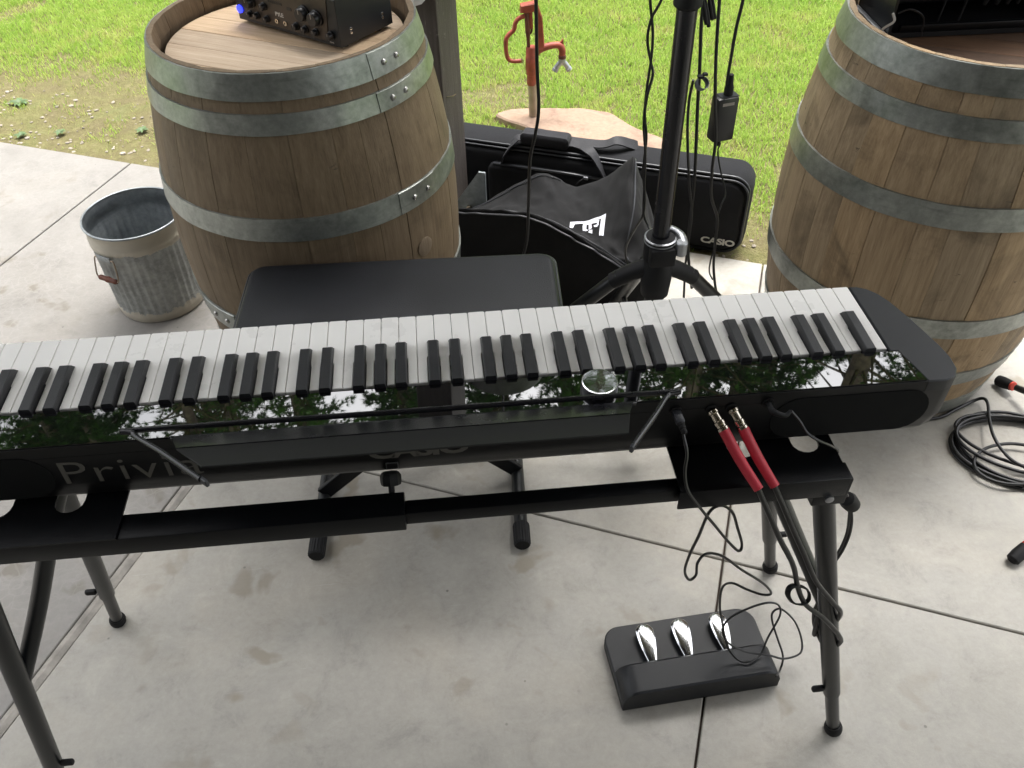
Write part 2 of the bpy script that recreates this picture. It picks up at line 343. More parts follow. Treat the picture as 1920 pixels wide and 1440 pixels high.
def spline(pts, n=8, closed=False):
    P = [Vector(p) for p in pts]; out = []; L = len(P)
    if L < 3: return P
    rngk = range(L if closed else L-1)
    for k in rngk:
        p1, p2 = P[k], P[(k+1) % L]
        p0 = P[k-1] if (k > 0 or closed) else p1*2-p2
        p3 = P[(k+2) % L] if (k+2 < L or closed) else p2*2-p1
        for j in range(n):
            t = j/n
            out.append(0.5*((2*p1)+(p2-p0)*t+(2*p0-5*p1+4*p2-p3)*t*t+(3*p1-p0-3*p2+p3)*t*t*t))
    if not closed: out.append(P[-1])
    return out
def addtube(bm, pts, rad, seg=8, closed=False, caps=True, flat=None, up=None):
    P = [Vector(p) for p in pts]; n = len(P)
    rads = rad if isinstance(rad, (list, tuple)) else [rad]*n
    rings = []; prev = None
    for i in range(n):
        if closed: t = (P[(i+1) % n]-P[i-1])
        else: t = (P[min(i+1, n-1)]-P[max(i-1, 0)])
        t.normalize()
        if prev is None:
            a = Vector(up) if up else (Vector((0, 0, 1)) if abs(t.z) < 0.9 else Vector((1, 0, 0)))
            nrm = (a - t*a.dot(t)).normalized()
        else:
            nrm = prev - t*prev.dot(t)
            nrm = nrm.normalized() if nrm.length > 1e-6 else prev
        prev = nrm; bn = t.cross(nrm)
        fa = flat if flat else (1, 1)
        rings.append([bm.verts.new(P[i] + (nrm*math.cos(2*math.pi*k/seg)*fa[0] + bn*math.sin(2*math.pi*k/seg)*fa[1])*rads[i]) for k in range(seg)])
    m = n if closed else n-1
    for i in range(m):
        a, b = rings[i], rings[(i+1) % n]
        for k in range(seg): bm.faces.new((a[k], a[(k+1) % seg], b[(k+1) % seg], b[k]))
    if caps and not closed:
        bm.faces.new(rings[0][::-1]); bm.faces.new(rings[-1])
def tube(name, pts, rad, mat, parent=None, seg=8, n=8, closed=False, sm=True, flat=None, up=None):
    bm = bmesh.new(); P = spline(pts, n, closed) if n else [Vector(p) for p in pts]
    if isinstance(rad, (list, tuple)) and n and len(rad) == len(pts):
        rr = []
        for i in range(len(P)):
            x = i/(len(P)-1)*(len(rad)-1); k = min(int(x), len(rad)-2); rr.append(rad[k]*(1-x+k)+rad[k+1]*(x-k))
        rad = rr
    addtube(bm, P, rad, seg, closed, flat=flat, up=up); return fin(name, bm, mat, parent, auto=50)
def frame_to(a, b):
    a, b = Vector(a), Vector(b); z = (b-a).normalized(); q = z.to_track_quat('Z', 'Y')
    return Matrix.Translation(a) @ q.to_matrix().to_4x4()
def addlathe(bm, prof, seg=24, mtx=None, cap=True):
    rings = []
    for r, z in prof:
        ring = []
        for k in range(seg):
            a = 2*math.pi*k/seg; p = Vector((r*math.cos(a), r*math.sin(a), z)); ring.append(bm.verts.new(mtx @ p if mtx else p))
        rings.append(ring)
    for i in range(len(rings)-1):
        for k in range(seg): bm.faces.new((rings[i][k], rings[i][(k+1) % seg], rings[i+1][(k+1) % seg], rings[i+1][k]))
    if cap:
        bm.faces.new(rings[0][::-1]); bm.faces.new(rings[-1])
def lathe(name, prof, mat, parent=None, seg=24, mtx=None, cap=True, auto=35):
    bm = bmesh.new(); addlathe(bm, prof, seg, mtx, cap); return fin(name, bm, mat, parent, auto=auto)
def addprism(bm, poly, z0, z1, inset=0.0, mtx=None):
    n = len(poly); P = [Vector((p[0], p[1])) for p in poly]
    area = sum(P[i].x*P[(i+1) % n].y-P[(i+1) % n].x*P[i].y for i in range(n))
    if area < 0: P.reverse()
    def ins(d):
        out = []
        for i in range(n):
            a, b, c = P[i-1], P[i], P[(i+1) % n]
            e1 = (b-a).normalized(); e2 = (c-b).normalized()
            n1 = Vector((-e1.y, e1.x)); n2 = Vector((-e2.y, e2.x)); m = (n1+n2)
            m = m.normalized() if m.length > 1e-6 else n1
            k = d/max(0.35, m.dot(n1)); out.append(b+m*k)
        return out
    lv = [(P, z0)]
    if inset: lv += [(P, z1-inset), (ins(inset), z1)]
    else: lv += [(P, z1)]
    rings = []
    for pl, z in lv:
        rings.append([bm.verts.new((mtx @ Vector((p.x, p.y, z))) if mtx else Vector((p.x, p.y, z))) for p in pl])
    for i in range(len(rings)-1):
        for k in range(n): bm.faces.new((rings[i][k], rings[i][(k+1) % n], rings[i+1][(k+1) % n], rings[i+1][k]))
    bm.faces.new(rings[0][::-1]); bm.faces.new(rings[-1])
def prism(name, poly, z0, z1, mat, parent=None, inset=0.0, mtx=None, auto=None):
    bm = bmesh.new(); addprism(bm, poly, z0, z1, inset, mtx); return fin(name, bm, mat, parent, auto=auto)
def text(name, s, size, mat, parent, mtx, depth=0.0006, spacing=1.0, xs=1.0, shear=0.0, offset=0.0):
    cu = bpy.data.curves.new(name, 'FONT'); cu.body = s; cu.size = size; cu.extrude = depth
    cu.space_character = spacing; cu.shear = shear; cu.offset = offset; cu.resolution_u = 3
    t = bpy.data.objects.new(name, cu); COL.objects.link(t)
    bpy.context.view_layer.update()
    me = bpy.data.meshes.new_from_object(t.evaluated_get(bpy.context.evaluated_depsgraph_get()))
    bpy.data.objects.remove(t); me.transform(Matrix.Scale(xs, 4, (1, 0, 0))); me.materials.clear(); me.transform(mtx)
    me.name = name; return link(name, me, mat, parent)
def basis(o, x, y):
    x = Vector(x).normalized(); y = Vector(y); y = (y-x*y.dot(x)).normalized(); z = x.cross(y)
    m = Matrix((x, y, z)).transposed().to_4x4(); m.translation = Vector(o); return m
def smoothcurve(poly, n=5): return [(p.x, p.y) for p in spline([(a, b, 0) for a, b in poly], n, True)]
def arc(cx, cy, r, a0, a1, n=6): return [(cx+r*math.cos(R_(a0+(a1-a0)*k/n)), cy+r*math.sin(R_(a0+(a1-a0)*k/n))) for k in range(n+1)]

# ------------------------------------------------------------------ the setting
EDGE = 1.425
S2 = lambda t: -0.113-0.032*t
def quad(name, c, z0, z1, mat, parent, kind=None, inset=0.0):
    return prism(name, [(p.x, p.y) for p in c], z0, z1, mat, parent, inset)
floor = prism('patio_floor', [st(-6.5, -5.0)[:2], st(6, -5.0)[:2], st(6, EDGE-0.03)[:2], st(-6.5, EDGE-0.03)[:2]], -0.16, -0.012, M['joint'])
tag(floor, kind='structure')
g = 0.0024
def panel(pl, mat): return prism('slab_panel', [tuple(st(s, t)[:2]) for s, t in pl], -0.10, 0.0, mat, floor, inset=0.0022)
T1 = 0.257
cols_in = [(lambda t: -1.395, lambda t: S2(t)-g), (lambda t: S2(t)+g, lambda t: 2.6-g), (lambda t: 2.6+g, lambda t: 5.5)]
rows = [(-4.6, -2.4-g), (-2.4+g, T1-g), (T1+g, EDGE)]
for a, b in cols_in:
    for t0, t1 in rows:
        panel([(a(t0), t0), (b(t0), t0), (b(t1), t1), (a(t1), t1)], M['slab_in'])
for s0, s1 in ((-6.0, -4.2-g), (-4.2+g, -2.545-0.0035), (-2.545+0.0035, -1.425)):
    for t0, t1 in ((-4.6, -2.4-g), (-2.4+g, EDGE-0.012)): panel([(s0, t0), (s1, t0), (s1, t1), (s0, t1)], M['slab_out'])
# expansion strip between covered and open slab
bm = bmesh.new(); rr = random.Random(3); L = 60
rows_ = []
for i in range(L+1):
    t = -4.6+(EDGE+4.6)*i/L; w = 0.0015*rr.uniform(-1, 1)
    rows_.append([bm.verts.new(st(-1.423, t, -0.06)), bm.verts.new(st(-1.423, t, -0.003+w)), bm.verts.new(st(-1.41, t, 0.0005+w*2)), bm.verts.new(st(-1.397, t, -0.003+w)), bm.verts.new(st(-1.397, t, -0.06))])
for i in range(L):
    for k in range(4): bm.faces.new((rows_[i][k], rows_[i][k+1], rows_[i+1][k+1], rows_[i+1][k]))
fin('joint_strip', bm, M['strip'], floor)

# ground beyond the slab, one sheet to the horizon with relief near the patio
def hz(x, y):
    return 0.012*mnoise.noise((x*1.3, y*1.3, 0))+0.006*mnoise.noise((x*7, y*7, 3))+0.003*mnoise.noise((x*26, y*26, 5))
bm = bmesh.new(); ss = list(np.linspace(-7, 6, 210)); ts = list(np.linspace(EDGE-0.02, EDGE+3.8, 76))
grid = [[bm.verts.new(st(s, t, -0.018+hz(*st(s, t)[:2])*(0.35 if t < EDGE+0.05 else 1.0))) for s in ss] for t in ts]
for i in range(len(ts)-1):
    for j in range(len(ss)-1): bm.faces.new((grid[i][j], grid[i][j+1], grid[i+1][j+1], grid[i+1][j]))
tag(fin('soil', bm, M['soil'], smooth=True), kind='structure')
bm = bmesh.new()
vs = [bm.verts.new(Vector(p)) for p in ((-150, -150, -0.2), (150, -150, -0.2), (150, 150, -0.2), (-150, 150, -0.2))]; bm.faces.new(vs)
tag(fin('ground', bm, M['far_lawn']), kind='structure')
bm = bmesh.new()
q = [st(-60, EDGE+3.78, -0.03), st(60, EDGE+3.78, -0.03), st(60, 90, -0.03), st(-60, 90, -0.03)]
bm.faces.new([bm.verts.new(p) for p in q]); tag(fin('lawn_beyond', bm, M['far_lawn']), kind='structure')

# roof over the patio; unseen wall added behind the camera to block back light
ceiling = prism('ceiling', [tuple(st(s, t)[:2]) for s, t in ((-2.3, -5.0), (3.4, -5.0), (3.4, 1.62), (-2.3, 1.62))], 3.60, 3.75, M['soffit'])
tag(ceiling, kind='structure')
for s in (-1.9, -0.5, 0.9, 2.3):
    prism('rafter', [tuple(st(a, b)[:2]) for a, b in ((s, -4.6), (s+0.09, -4.6), (s+0.09, 1.25), (s, 1.25))], 3.43, 3.598, M['soffit'], ceiling)
prism('eave_beam', [tuple(st(a, b)[:2]) for a, b in ((-2.25, 1.26), (3.35, 1.26), (3.35, 1.41), (-2.25, 1.41))], 3.35, 3.598, M['soffit'], ceiling)
wall = prism('light_blocking_wall', [tuple(st(a, b)[:2]) for a, b in ((-9, -4.85), (9, -4.85), (9, -4.62), (-9, -4.62))], 0.002, 3.595, M['wall'])
tag(wall, kind='structure')

# ------------------------------------------------------------------ grass
def clump_noise(x, y, s, o): return mnoise.noise((x*s+o, y*s-o, o))
STONE = [onz(u, v, 0.015) for u, v in ((930, 214), (960, 205), (1010, 203), (1085, 203), (1140, 211), (1170, 228), (1208, 246), (1246, 262), (1262, 285), (1180, 300), (1050, 278), (985, 236), (950, 226))]
def instone(x, y):
    c = False; n = len(STONE)
    for i in range(n):
        a, b = STONE[i], STONE[i-1]
        if (a.y > y) != (b.y > y) and x < (b.x-a.x)*(y-a.y)/(b.y-a.y)+a.x: c = not c
    return c
def make_grass():
    V = []; F = []; T = []
    N = 480000
    sx = rng.uniform(-4.6, 3.0, N); tt = EDGE+0.0+3.75*rng.uniform(0, 1, N)**0.9
    A = rng.uniform(0, 2*math.pi, N); H = rng.uniform(0.5, 1.0, N); Wd = rng.uniform(0.0010, 0.0022, N); TI = rng.uniform(0, 1, N); LN = rng.uniform(0.1, 1.0, N); U = rng.uniform(0, 1, N)
    for i in range(N):
        p = st(sx[i], tt[i]); x, y = p.x, p.y
        # outside the view wedge: skip
        q = CAM_R.transposed() @ (Vector((x, y, 0))-CAM_C)
        if abs(q.x/-q.z) > 0.72 or q.y/-q.z > 0.52: continue
        d = tt[i]-EDGE
        wgt = 0.52 if x < -0.9 else 0.14
        if -0.9 <= x < -0.2: wgt = 0.52-0.38*(x+0.9)/0.7
        edge = wgt*(1+0.35*clump_noise(x, y, 3.0, 2)+0.25*clump_noise(x, y, 9, 5))
        dens = min(1.0, max(0.0, (d-edge)/0.28))
        dens = max(dens, 0.30 if clump_noise(x, y, 6, 9) > 0.22 else 0.10 if clump_noise(x, y, 6, 9) > 0.0 else 0.008)
        bare = clump_noise(x, y, 2.4, 31)
        if bare > 0.32 and d < 1.5: dens *= 0.35
        if U[i] > dens or instone(x, y): continue
        h = (0.012+0.019*H[i])*(0.55+0.45*dens)*(1.0+0.35*clump_noise(x, y, 11, 1))
        a = A[i]; w = Wd[i]*(1.0+0.15*max(0, d)); ln = h*LN[i]*1.1
        dx, dy = math.cos(a), math.sin(a); zb = -0.02+hz(x, y); px, py = -dy*w, dx*w
        k = len(V)
        V += [(x-px, y-py, zb), (x+px, y+py, zb), (x+dx*ln*0.35+px*0.8, y+dy*ln*0.35+py*0.8, zb+h*0.6), (x+dx*ln*0.35-px*0.8, y+dy*ln*0.35-py*0.8, zb+h*0.6), (x+dx*ln, y+dy*ln, zb+h)]
        F += [(k, k+1, k+2), (k, k+2, k+3), (k+3, k+2, k+4)]
        dry = 0.5+0.5*clump_noise(x, y, 5, 14)+0.25*clump_noise(x, y, 18, 3)
        t = TI[i]*0.75+0.22*dens
        if dry < 0.35+0.15*(1-dens): t *= 0.35
        T += [t]*5
    me = bpy.data.meshes.new('lawn_grass')
    Va = np.array(V, dtype=np.float32); Fa = np.array(F, dtype=np.int32)
    me.vertices.add(len(Va)); me.vertices.foreach_set('co', Va.ravel())
    me.loops.add(Fa.size); me.loops.foreach_set('vertex_index', Fa.ravel())
    me.polygons.add(len(Fa)); me.polygons.foreach_set('loop_start', np.arange(0, Fa.size, 3, dtype=np.int32)); me.polygons.foreach_set('loop_total', np.full(len(Fa), 3, dtype=np.int32))
    me.update(calc_edges=True)
    at = me.attributes.new('tint', 'FLOAT', 'POINT'); at.data.foreach_set('value', np.array(T, dtype=np.float32))
    o = link('lawn_grass', me, M['blades']); tag(o, 'short bright green lawn grass beyond the concrete edge', 'grass', kind='stuff')
make_grass()
# pebbles in the bare strip
bm = bmesh.new()
for i in range(620):
    s = random.uniform(-4.4, 1.0); d = random.uniform(0.02, 0.5)**1.1; p = st(s, EDGE+d)
    if p.x > -0.9 and d > 0.16: continue
    r = random.uniform(0.003, 0.008)*(1.8 if random.random() < 0.1 else 1)
    m = Matrix.Translation((p.x, p.y, -0.018+hz(p.x, p.y)+r*0.3)) @ Euler((0, 0, random.uniform(0, 6))).to_matrix().to_4x4() @ Matrix.Diagonal((r*random.uniform(0.9, 1.8), r, r*0.6, 1))
    bmesh.ops.create_icosphere(bm, subdivisions=1, radius=1, matrix=m)
tag(fin('gravel', bm, M['pebble']), 'small pale pebbles scattered on the mossy soil beside the slab', 'gravel', kind='stuff')
def weed(u, v, n, size, label):
    c = onz(u, v, -0.012); w = empty('weed', c); tag(w, label, 'weed', 'weeds in the bare strip')
    for k in range(n):
        a = k*2.4+random.uniform(-.3, .3); l = size*random.uniform(0.7, 1.1); bm = bmesh.new(); rows = []
        for i in range(5):
            t = i/4; wd = l*0.28*math.sin(math.pi*min(1, t*0.92+0.06)); r = l*t; z = 0.22*l*math.sin(t*2.4)+0.002
            cx, cy = math.cos(a)*r, math.sin(a)*r
            rows.append([bm.verts.new((cx-math.sin(a)*wd*q, cy+math.cos(a)*wd*q, z+abs(q)*wd*0.3)) for q in (-1, 0, 1)])
        for i in range(4):
            for q in range(2): bm.faces.new((rows[i][q], rows[i][q+1], rows[i+1][q+1], rows[i+1][q]))
        fin('leaf', bm, M['weed'], w, smooth=True)
weed(266, 246, 9, 0.028, 'leafy weed in the bare strip nearest the barrel')
weed(113, 250, 7, 0.028, 'low weed midway along the bare strip near the slab edge')
weed(40, 255, 8, 0.028, 'leftmost small weed close to the slab edge')
weed(38, 195, 9, 0.045, 'broad leafy weed at the edge of the lawn at far left')

# flagstone
bm = bmesh.new(); poly = smoothcurve([(p.x, p.y) for p in STONE], 3)
poly = [(x+0.008*mnoise.noise((x*15, y*15, 1)), y+0.008*mnoise.noise((x*15, y*15, 7))) for x, y in poly]
addprism(bm, poly, -0.03, 0.018, 0.006); o = fin('flagstone', bm, M['stone'])
tag(o, 'flat pinkish flagstone around the foot of the yard hydrant', 'stone')

# ------------------------------------------------------------------ conifers beyond the lawn (mirrored in the glossy piano panel)
def conifer_meshes(seed, H, dens, droop):
    r = random.Random(seed); bt = bmesh.new(); bl = bmesh.new()
    lean = r.uniform(-0.02, 0.02)
    tp = [Vector((lean*z, 0.1*math.sin(z*0.3), z)) for z in np.linspace(0, H, 16)]
    addtube(bt, tp, [0.19*(1-i/16.5)+0.02 for i in range(16)], 9)
    bb = bmesh.new()
    z = 1.8
    while z < H-0.3:
        L = (1-z/H)**0.7*2.6+0.25
        for k in range(r.randint(3, 6)):
            a = r.uniform(0, 6.283); l = L*r.uniform(0.45, 1.05)
            base = Vector((lean*z, 0.1*math.sin(z*0.3), z)); dv = Vector((math.cos(a), math.sin(a), 0))
            P = [base+dv*l*t+Vector((0, 0, 0.22*l*t-droop*l*t*t)) for t in (0, .35, .7, 1)]
            addtube(bb, P, [0.028, 0.02, 0.012, 0.005], 4, caps=False)
            n = int(l*dens)
            for j in range(n):
                t = r.uniform(0.18, 1.05); c = base+dv*l*t+Vector((0, 0, 0.22*l*t-droop*l*t*t))
                side = Vector((-dv.y, dv.x, 0)); c = c+side*r.gauss(0, 0.22*l*(1.15-t)*0.6)+Vector((0, 0, r.gauss(0, 0.05)))
                s = r.uniform(0.06, 0.15); d1 = (side*r.choice((-1, 1))*r.uniform(.2, 1)+dv*r.uniform(.3, 1)+Vector((0, 0, r.uniform(-.6, .1)))).normalized()
                d2 = d1.cross(Vector((r.uniform(-1, 1), r.uniform(-1, 1), 1))).normalized()
                for q in (-0.8, -0.4, 0.0, 0.4, 0.8):
                    dq = (d1+d2*q).normalized(); w_ = d1.cross(dq) if abs(q) > 0.1 else d2; w_ = d2*0.10
                    p = [c+d1*s*0.1*(1-abs(q))-w_*s, c+d1*s*0.1+w_*s, c+dq*s*(1.35-0.4*abs(q))]
                    bl.faces.new([bl.verts.new(v_) for v_ in p])
        z += r.uniform(0.16, 0.34)
    ms = []
    for nm, b in (('trunk', bt), ('branches', bb), ('crown', bl)):
        me = bpy.data.meshes.new(nm); b.to_mesh(me); b.free(); ms.append(me)
    return ms
variants = [conifer_meshes(1, 17, 48, 0.30), conifer_meshes(5, 17, 80, 0.42), conifer_meshes(9, 19, 9, 0.15)]
for v in variants:
    v[0].materials.append(M['bark']); v[1].materials.append(M['bark'])
variants[0][2].materials.append(M['needles']); variants[1][2].materials.append(M['needles2']); variants[2][2].materials.append(M['needles'])
TREES = [(-10.5, 11.0, 0, 1.0), (-8.2, 12.8, 1, 1.0), (-5.9, 12.6, 2, .95), (-5.1, 13.0, 2, 1.0), (-3.6, 13.5, 0, 1.05), (-1.5, 14.0, 1, .95), (1.0, 13.2, 1, 1.0), (3.0, 12.0, 0, 1.0), (4.6, 11.4, 2, 1.0), (6.0, 12.2, 1, 1.0), (7.2, 10.3, 2, 1.15), (9.6, 11.5, 1, 1.0), (-13.0, 14, 1, 1.0), (-1.9, 19, 0, 1.2), (3.0, 16.2, 1, 1.2), (-7.2, 17, 1, 1.2), (8.8, 16, 1, 1.2), (5.6, 15.0, 1, 1.15), (-10.8, 16, 1, 1.15), (11.6, 13, 1, 1.1), (-9.4, 13.4, 0, 1.1)]
TL = ['broad conifer at the left of the tree line', 'dark conifer second from the left in the tree line', 'bare trunked conifer, the left one of a close pair', 'bare trunked conifer, the right one of a close pair', 'tall conifer just right of the close pair', 'dark dense conifer straight ahead of the post', 'dense conifer ahead of the tripod stand', 'broad conifer right of the tripod stand', 'thin twiggy conifer near the right of the tree line', 'dark conifer between two twiggy ones', 'thick trunked twiggy conifer at the right', 'dark conifer at the right end of the tree line', 'dark conifer at the far left end of the tree line', 'tallest conifer in the back row behind the post', 'dark conifer in the back row right of centre', 'dark conifer in the back row left of centre', 'broad conifer in the back row at the right', 'dark conifer in the back row behind the twiggy ones', 'dark conifer in the back row at the left', 'outermost dark conifer at the right', 'conifer tucked behind the first two at the left']
for i, (x, y, v, s) in enumerate(TREES):
    e = empty('conifer_tree', (x, y, -0.05), (0, 0, i*1.7)); e.scale = (s*1.2, s*1.2, s*1.15)
    tag(e, TL[i], 'tree', 'conifers beyond the lawn')
    link('trunk', variants[v][0], None, e, smooth=(i < 3)); b = link('branches', variants[v][1], None, e); b['kind'] = 'stuff'
    c = link('crown', variants[v][2], None, e); c['kind'] = 'stuff'

# ------------------------------------------------------------------ post with bracket, cloth and lamp
post = empty('timber_post', st(-1.149, 1.261, 0)); tag(post, 'dark stained square timber post at the slab edge behind the left barrel', 'post')
W0 = 0.15
bm = bmesh.new(); addbox(bm, (0, 0, 0), (W0, W0, 3.335), bev=0.004)
o = fin('post_shaft', bm, M['post'], post); o.location = (SU*(-W0/2)+SV*(W0/2)+Vector((0, 0, 1.6725))); o.rotation_euler = (0, 0, math.atan2(SU.y, SU.x))
pc = st(-1.149, 1.261, 0)
def loc_st(ds, dt, z): return SU*ds+SV*dt+Vector((0, 0, z))
# welded bracket with bolt at the foot
brk = [(0.0, 0.04), (0.11, 0.04), (0.11, 0.235), (0.085, 0.235), (0.0, 0.10)]
m = basis(loc_st(0.003, 0.0, 0.0)+loc_st(0, 0.02, 0), SV, (0, 0, 1))
bpl = onz(900, 335, 0.2)
bk = prism('bracket', [(0, 0.0), (0.10, 0.0), (0.10, 0.20), (0.078, 0.20), (0.0, 0.085)], -0.005, 0.003, M['zincplate'], post, mtx=basis(loc_st(0.008, 0.03, 0.06), SU, (0, 0, 1)))
lathe('bolt', [(0.011, 0), (0.011, 0.009), (0.008, 0.011), (0.006, 0.011), (0.006, 0.018)], M['nickel'], bk, 6, basis(loc_st(0.050, 0.026, 0.128), SU, (0, 0, 1)))
# small staple in the post
tube('staple', [loc_st(0.002, 0.02, 0.50), loc_st(0.004, 0.06, 0.485), loc_st(0.004, 0.085, 0.48)], 0.0015, M['nickel'], post, 5, 3)
# white cloth tied round the post just above the frame
bm = bmesh.new(); rings = []
for i in range(14):
    z = 0.775+0.022*i; ring = []
    for k in range(36):
        a = 2*math.pi*k/36; rr_ = 0.118+0.012*math.sin(k*2.9+i*0.5)+0.004*math.sin(i*1.3)+0.008*math.cos(4*a)
        c = pc+loc_st(-W0/2, W0/2, 0); ring.append(bm.verts.new((c.x+rr_*math.cos(a), c.y+rr_*math.sin(a), z+0.01*math.sin(k*1.7) + (0.03 if math.cos(a) > 0.1 else 0))))
    rings.append(ring)
for i in range(13):
    for k in range(36): bm.faces.new((rings[i][k], rings[i][(k+1) % 36], rings[i+1][(k+1) % 36], rings[i+1][k]))
o = fin('white_cloth', bm, M['whitecloth'], smooth=True); tag(o, 'white cloth gathered round the timber post behind the amplifier', 'cloth')
# bowl lamp under the eave beam
lp = empty('hanging_lamp', pc+Vector((0.22, 0.16, 2.25))); tag(lp, 'grey bowl shaped lamp hanging from the eave beside the timber post', 'lamp')
lathe('lamp_bowl', [(0.02, 0.0), (0.07, 0.015), (0.12, 0.07), (0.15, 0.15), (0.165, 0.24)], M['lampgrey'], lp, 32)
tube('lamp_cord', [(0, 0, 0.2), (0, 0, 1.10)], 0.004, M['cable'], lp, 6, 0)

# ------------------------------------------------------------------ barrels
HH, RH, RB = 0.93, 0.285, 0.35
def br(z): return RB-(RB-RH)*((z-HH/2)/(HH/2))**2
def barrel(loc, label, mat, headmat, seed, hoops, rivet_deg, staves_n, stave_mark=None, bung=None):
    e = empty('wine_barrel', loc); tag(e, label, 'barrel', 'oak wine barrels')
    r = random.Random(seed)
    ws = [r.uniform(0.7, 1.3) for _ in range(staves_n)]; tot = sum(ws); a = r.uniform(0, 1)
    for w in ws:
        da = 2*math.pi*w/tot; a0, a1 = a+0.0010, a+da-0.0010; a += da
        bm = bmesh.new(); rows = []; off = r.uniform(-0.0012, 0.0008); zs = [HH*i/13 for i in range(13)]+[HH-0.034, HH]; NZ = len(zs)-1
        for i in range(NZ+1):
            z = zs[i]; R0 = br(z)+off; row = []
            for k in range(4):
                t = a0+(a1-a0)*k/3; rk = R0-(0.0012 if k in (0, 3) else 0); row.append(bm.verts.new((rk*math.cos(t), rk*math.sin(t), z)))
            for t in (a1, a0):
                rk = R0-(0.011 if i == NZ else 0.025); row.append(bm.verts.new((rk*math.cos(t), rk*math.sin(t), z)))
            rows.append(row)
        for i in range(NZ):
            for k in range(6): bm.faces.new((rows[i][k], rows[i][(k+1) % 6], rows[i+1][(k+1) % 6], rows[i+1][k]))
        bm.faces.new(rows[0][::-1]); bm.faces.new(rows[-1])
        fin('stave', bm, mat, e, auto=30)
    n = 7; w = 0.53/n; Ri = RH-0.027
    for zc, hm in ((HH-0.042, headmat), (0.05, mat)):
        for k in range(n):
            y0, y1 = -0.265+k*w+0.0006, -0.265+(k+1)*w-0.0006
            y0c, y1c = max(y0, -Ri+0.002), min(y1, Ri-0.002)
            pts = []
            for j in range(9): yy = y0c+(y1c-y0c)*j/8; pts.append((math.sqrt(max(0, Ri*Ri-yy*yy)), yy))
            for j in range(9): yy = y1c+(y0c-y1c)*j/8; pts.append((-math.sqrt(max(0, Ri*Ri-yy*yy)), yy))
            o = prism('head_board', pts, -0.012, 0.0+r.uniform(-0.0006, 0.0006), hm, e, inset=0.0008)
            o.location = (0, 0, zc); o.rotation_euler = (0, 0, R_(-28))
    for (z0, z1, lap) in hoops:
        bm = bmesh.new(); seg = 96; rings = []
        zz = [z0, z0, z0+(z1-z0)*0.5, z1, z1, z1-0.0005]
        for j, z in enumerate((z0, z0, z0+(z1-z0)*0.5, z1, z1)):
            rr = br(z)+(0.0035 if j in (1, 2, 3) else -0.002)
            rings.append([bm.verts.new(((rr+0.0006*math.sin(k*0.9+z0*40))*math.cos(2*math.pi*k/seg), (rr+0.0006*math.sin(k*0.9+z0*40))*math.sin(2*math.pi*k/seg), z)) for k in range(seg)])
        for j in range(4):
            for k in range(seg): bm.faces.new((rings[j][k], rings[j][(k+1) % seg], rings[j+1][(k+1) % seg], rings[j+1][k]))
        h = fin('hoop', bm, M['hoop'], e, smooth=False, auto=40)
        # overlap where the strap ends are riveted
        bm = bmesh.new(); a0, a1 = R_(lap-7), R_(lap+13); rows = []
        for i in range(9):
            t = a0+(a1-a0)*i/8; rows.append([bm.verts.new(((br(z)+q)*math.cos(t), (br(z)+q)*math.sin(t), z)) for z, q in ((z0, 0.003), (z0+0.001, 0.0056), (z1-0.001, 0.0056), (z1, 0.003))])
        for i in range(8):
            for k in range(3): bm.faces.new((rows[i][k], rows[i][k+1], rows[i+1][k+1], rows[i+1][k]))
        bm.faces.new(rows[0]); bm.faces.new(rows[-1][::-1])
        fin('hoop_lap', bm, M['hoop'], h)
        zc = (z0+z1)/2
        for dg in (lap, lap+7.6):
            t = R_(dg); d = Vector((math.cos(t), math.sin(t), 0)); p = d*(br(zc)+0.005)+Vector((0, 0, zc-0.001))
            bm = bmesh.new(); addlathe(bm, [(0.007, 0), (0.0068, 0.002), (0.005, 0.0045), (0.002, 0.0056)], 10, frame_to(p, p+d)); fin('rivet', bm, M['rivet'], h, smooth=True)
    if bung:
        t = R_(bung[0]); d = Vector((math.cos(t), math.sin(t), 0)); p = d*(br(bung[1])-0.006)+Vector((0, 0, bung[1]))
        b = lathe('bung', [(0.024, 0), (0.024, 0.0075), (0.022, 0.0085), (0.01, 0.0092)], M['bungwood'], e, 20, frame_to(p, p+d))
    return e
barrel((-0.872, 1.15, 0), 'brown wine barrel left of the post with the small amplifier on its head', M['oak_dark'], M['oak_head'], 4,
       [(0.879, 0.929, -43.5), (0.814, 0.854, -44), (0.585, 0.637, -44.5), (0.288, 0.345, -140), (0.15, 0.195, 60), (0.006, 0.062, 100)], 0, 27, bung=(-42.2, 0.471))
barrel((0.615, 0.938, 0), 'tan wine barrel at the right with the black rack case on its head', M['oak_light'], M['oak_head_red'], 21,
       [(0.879, 0.929, 20), (0.796, 0.838, 30), (0.612, 0.663, 10), (0.325, 0.378, 40), (0.15, 0.198, 60), (0.01, 0.072, 80)], 0, 26)

# ------------------------------------------------------------------ amplifier
E1 = Vector((math.cos(R_(-41)), math.sin(R_(-41)), 0))      # along the face, towards its right end
E2 = Vector((-E1.y, E1.x, 0))
aw, ad, ah = 0.315, 0.165, 0.098
A0 = Vector((-0.746, 1.042, 0.897))-E1*aw                      # bottom left of the face
amp = empty('amplifier', mw=basis(A0, E1, E2)); tag(amp, 'small black amplifier with many knobs and a blue light', 'amplifier')
prism('case', [(0.0, 0.008), (aw, 0.008), (aw, ad), (0.0, ad)], 0.0, ah, M['amp'], amp, inset=0.0015)
FM = basis((0, 0, 0), (1, 0, 0), (0, 0, 1))        # face coordinates: x along, y up, z out of the face
def facem(x, y, z=0): return FM @ Matrix.Translation((x, y, z))
plate = [(0.0, 0.0), (aw, 0.0), (aw, ah), (0, ah)]
prism('front_panel', plate, -0.008, -0.0002, M['amp'], amp, mtx=facem(0, 0), inset=0.0012)
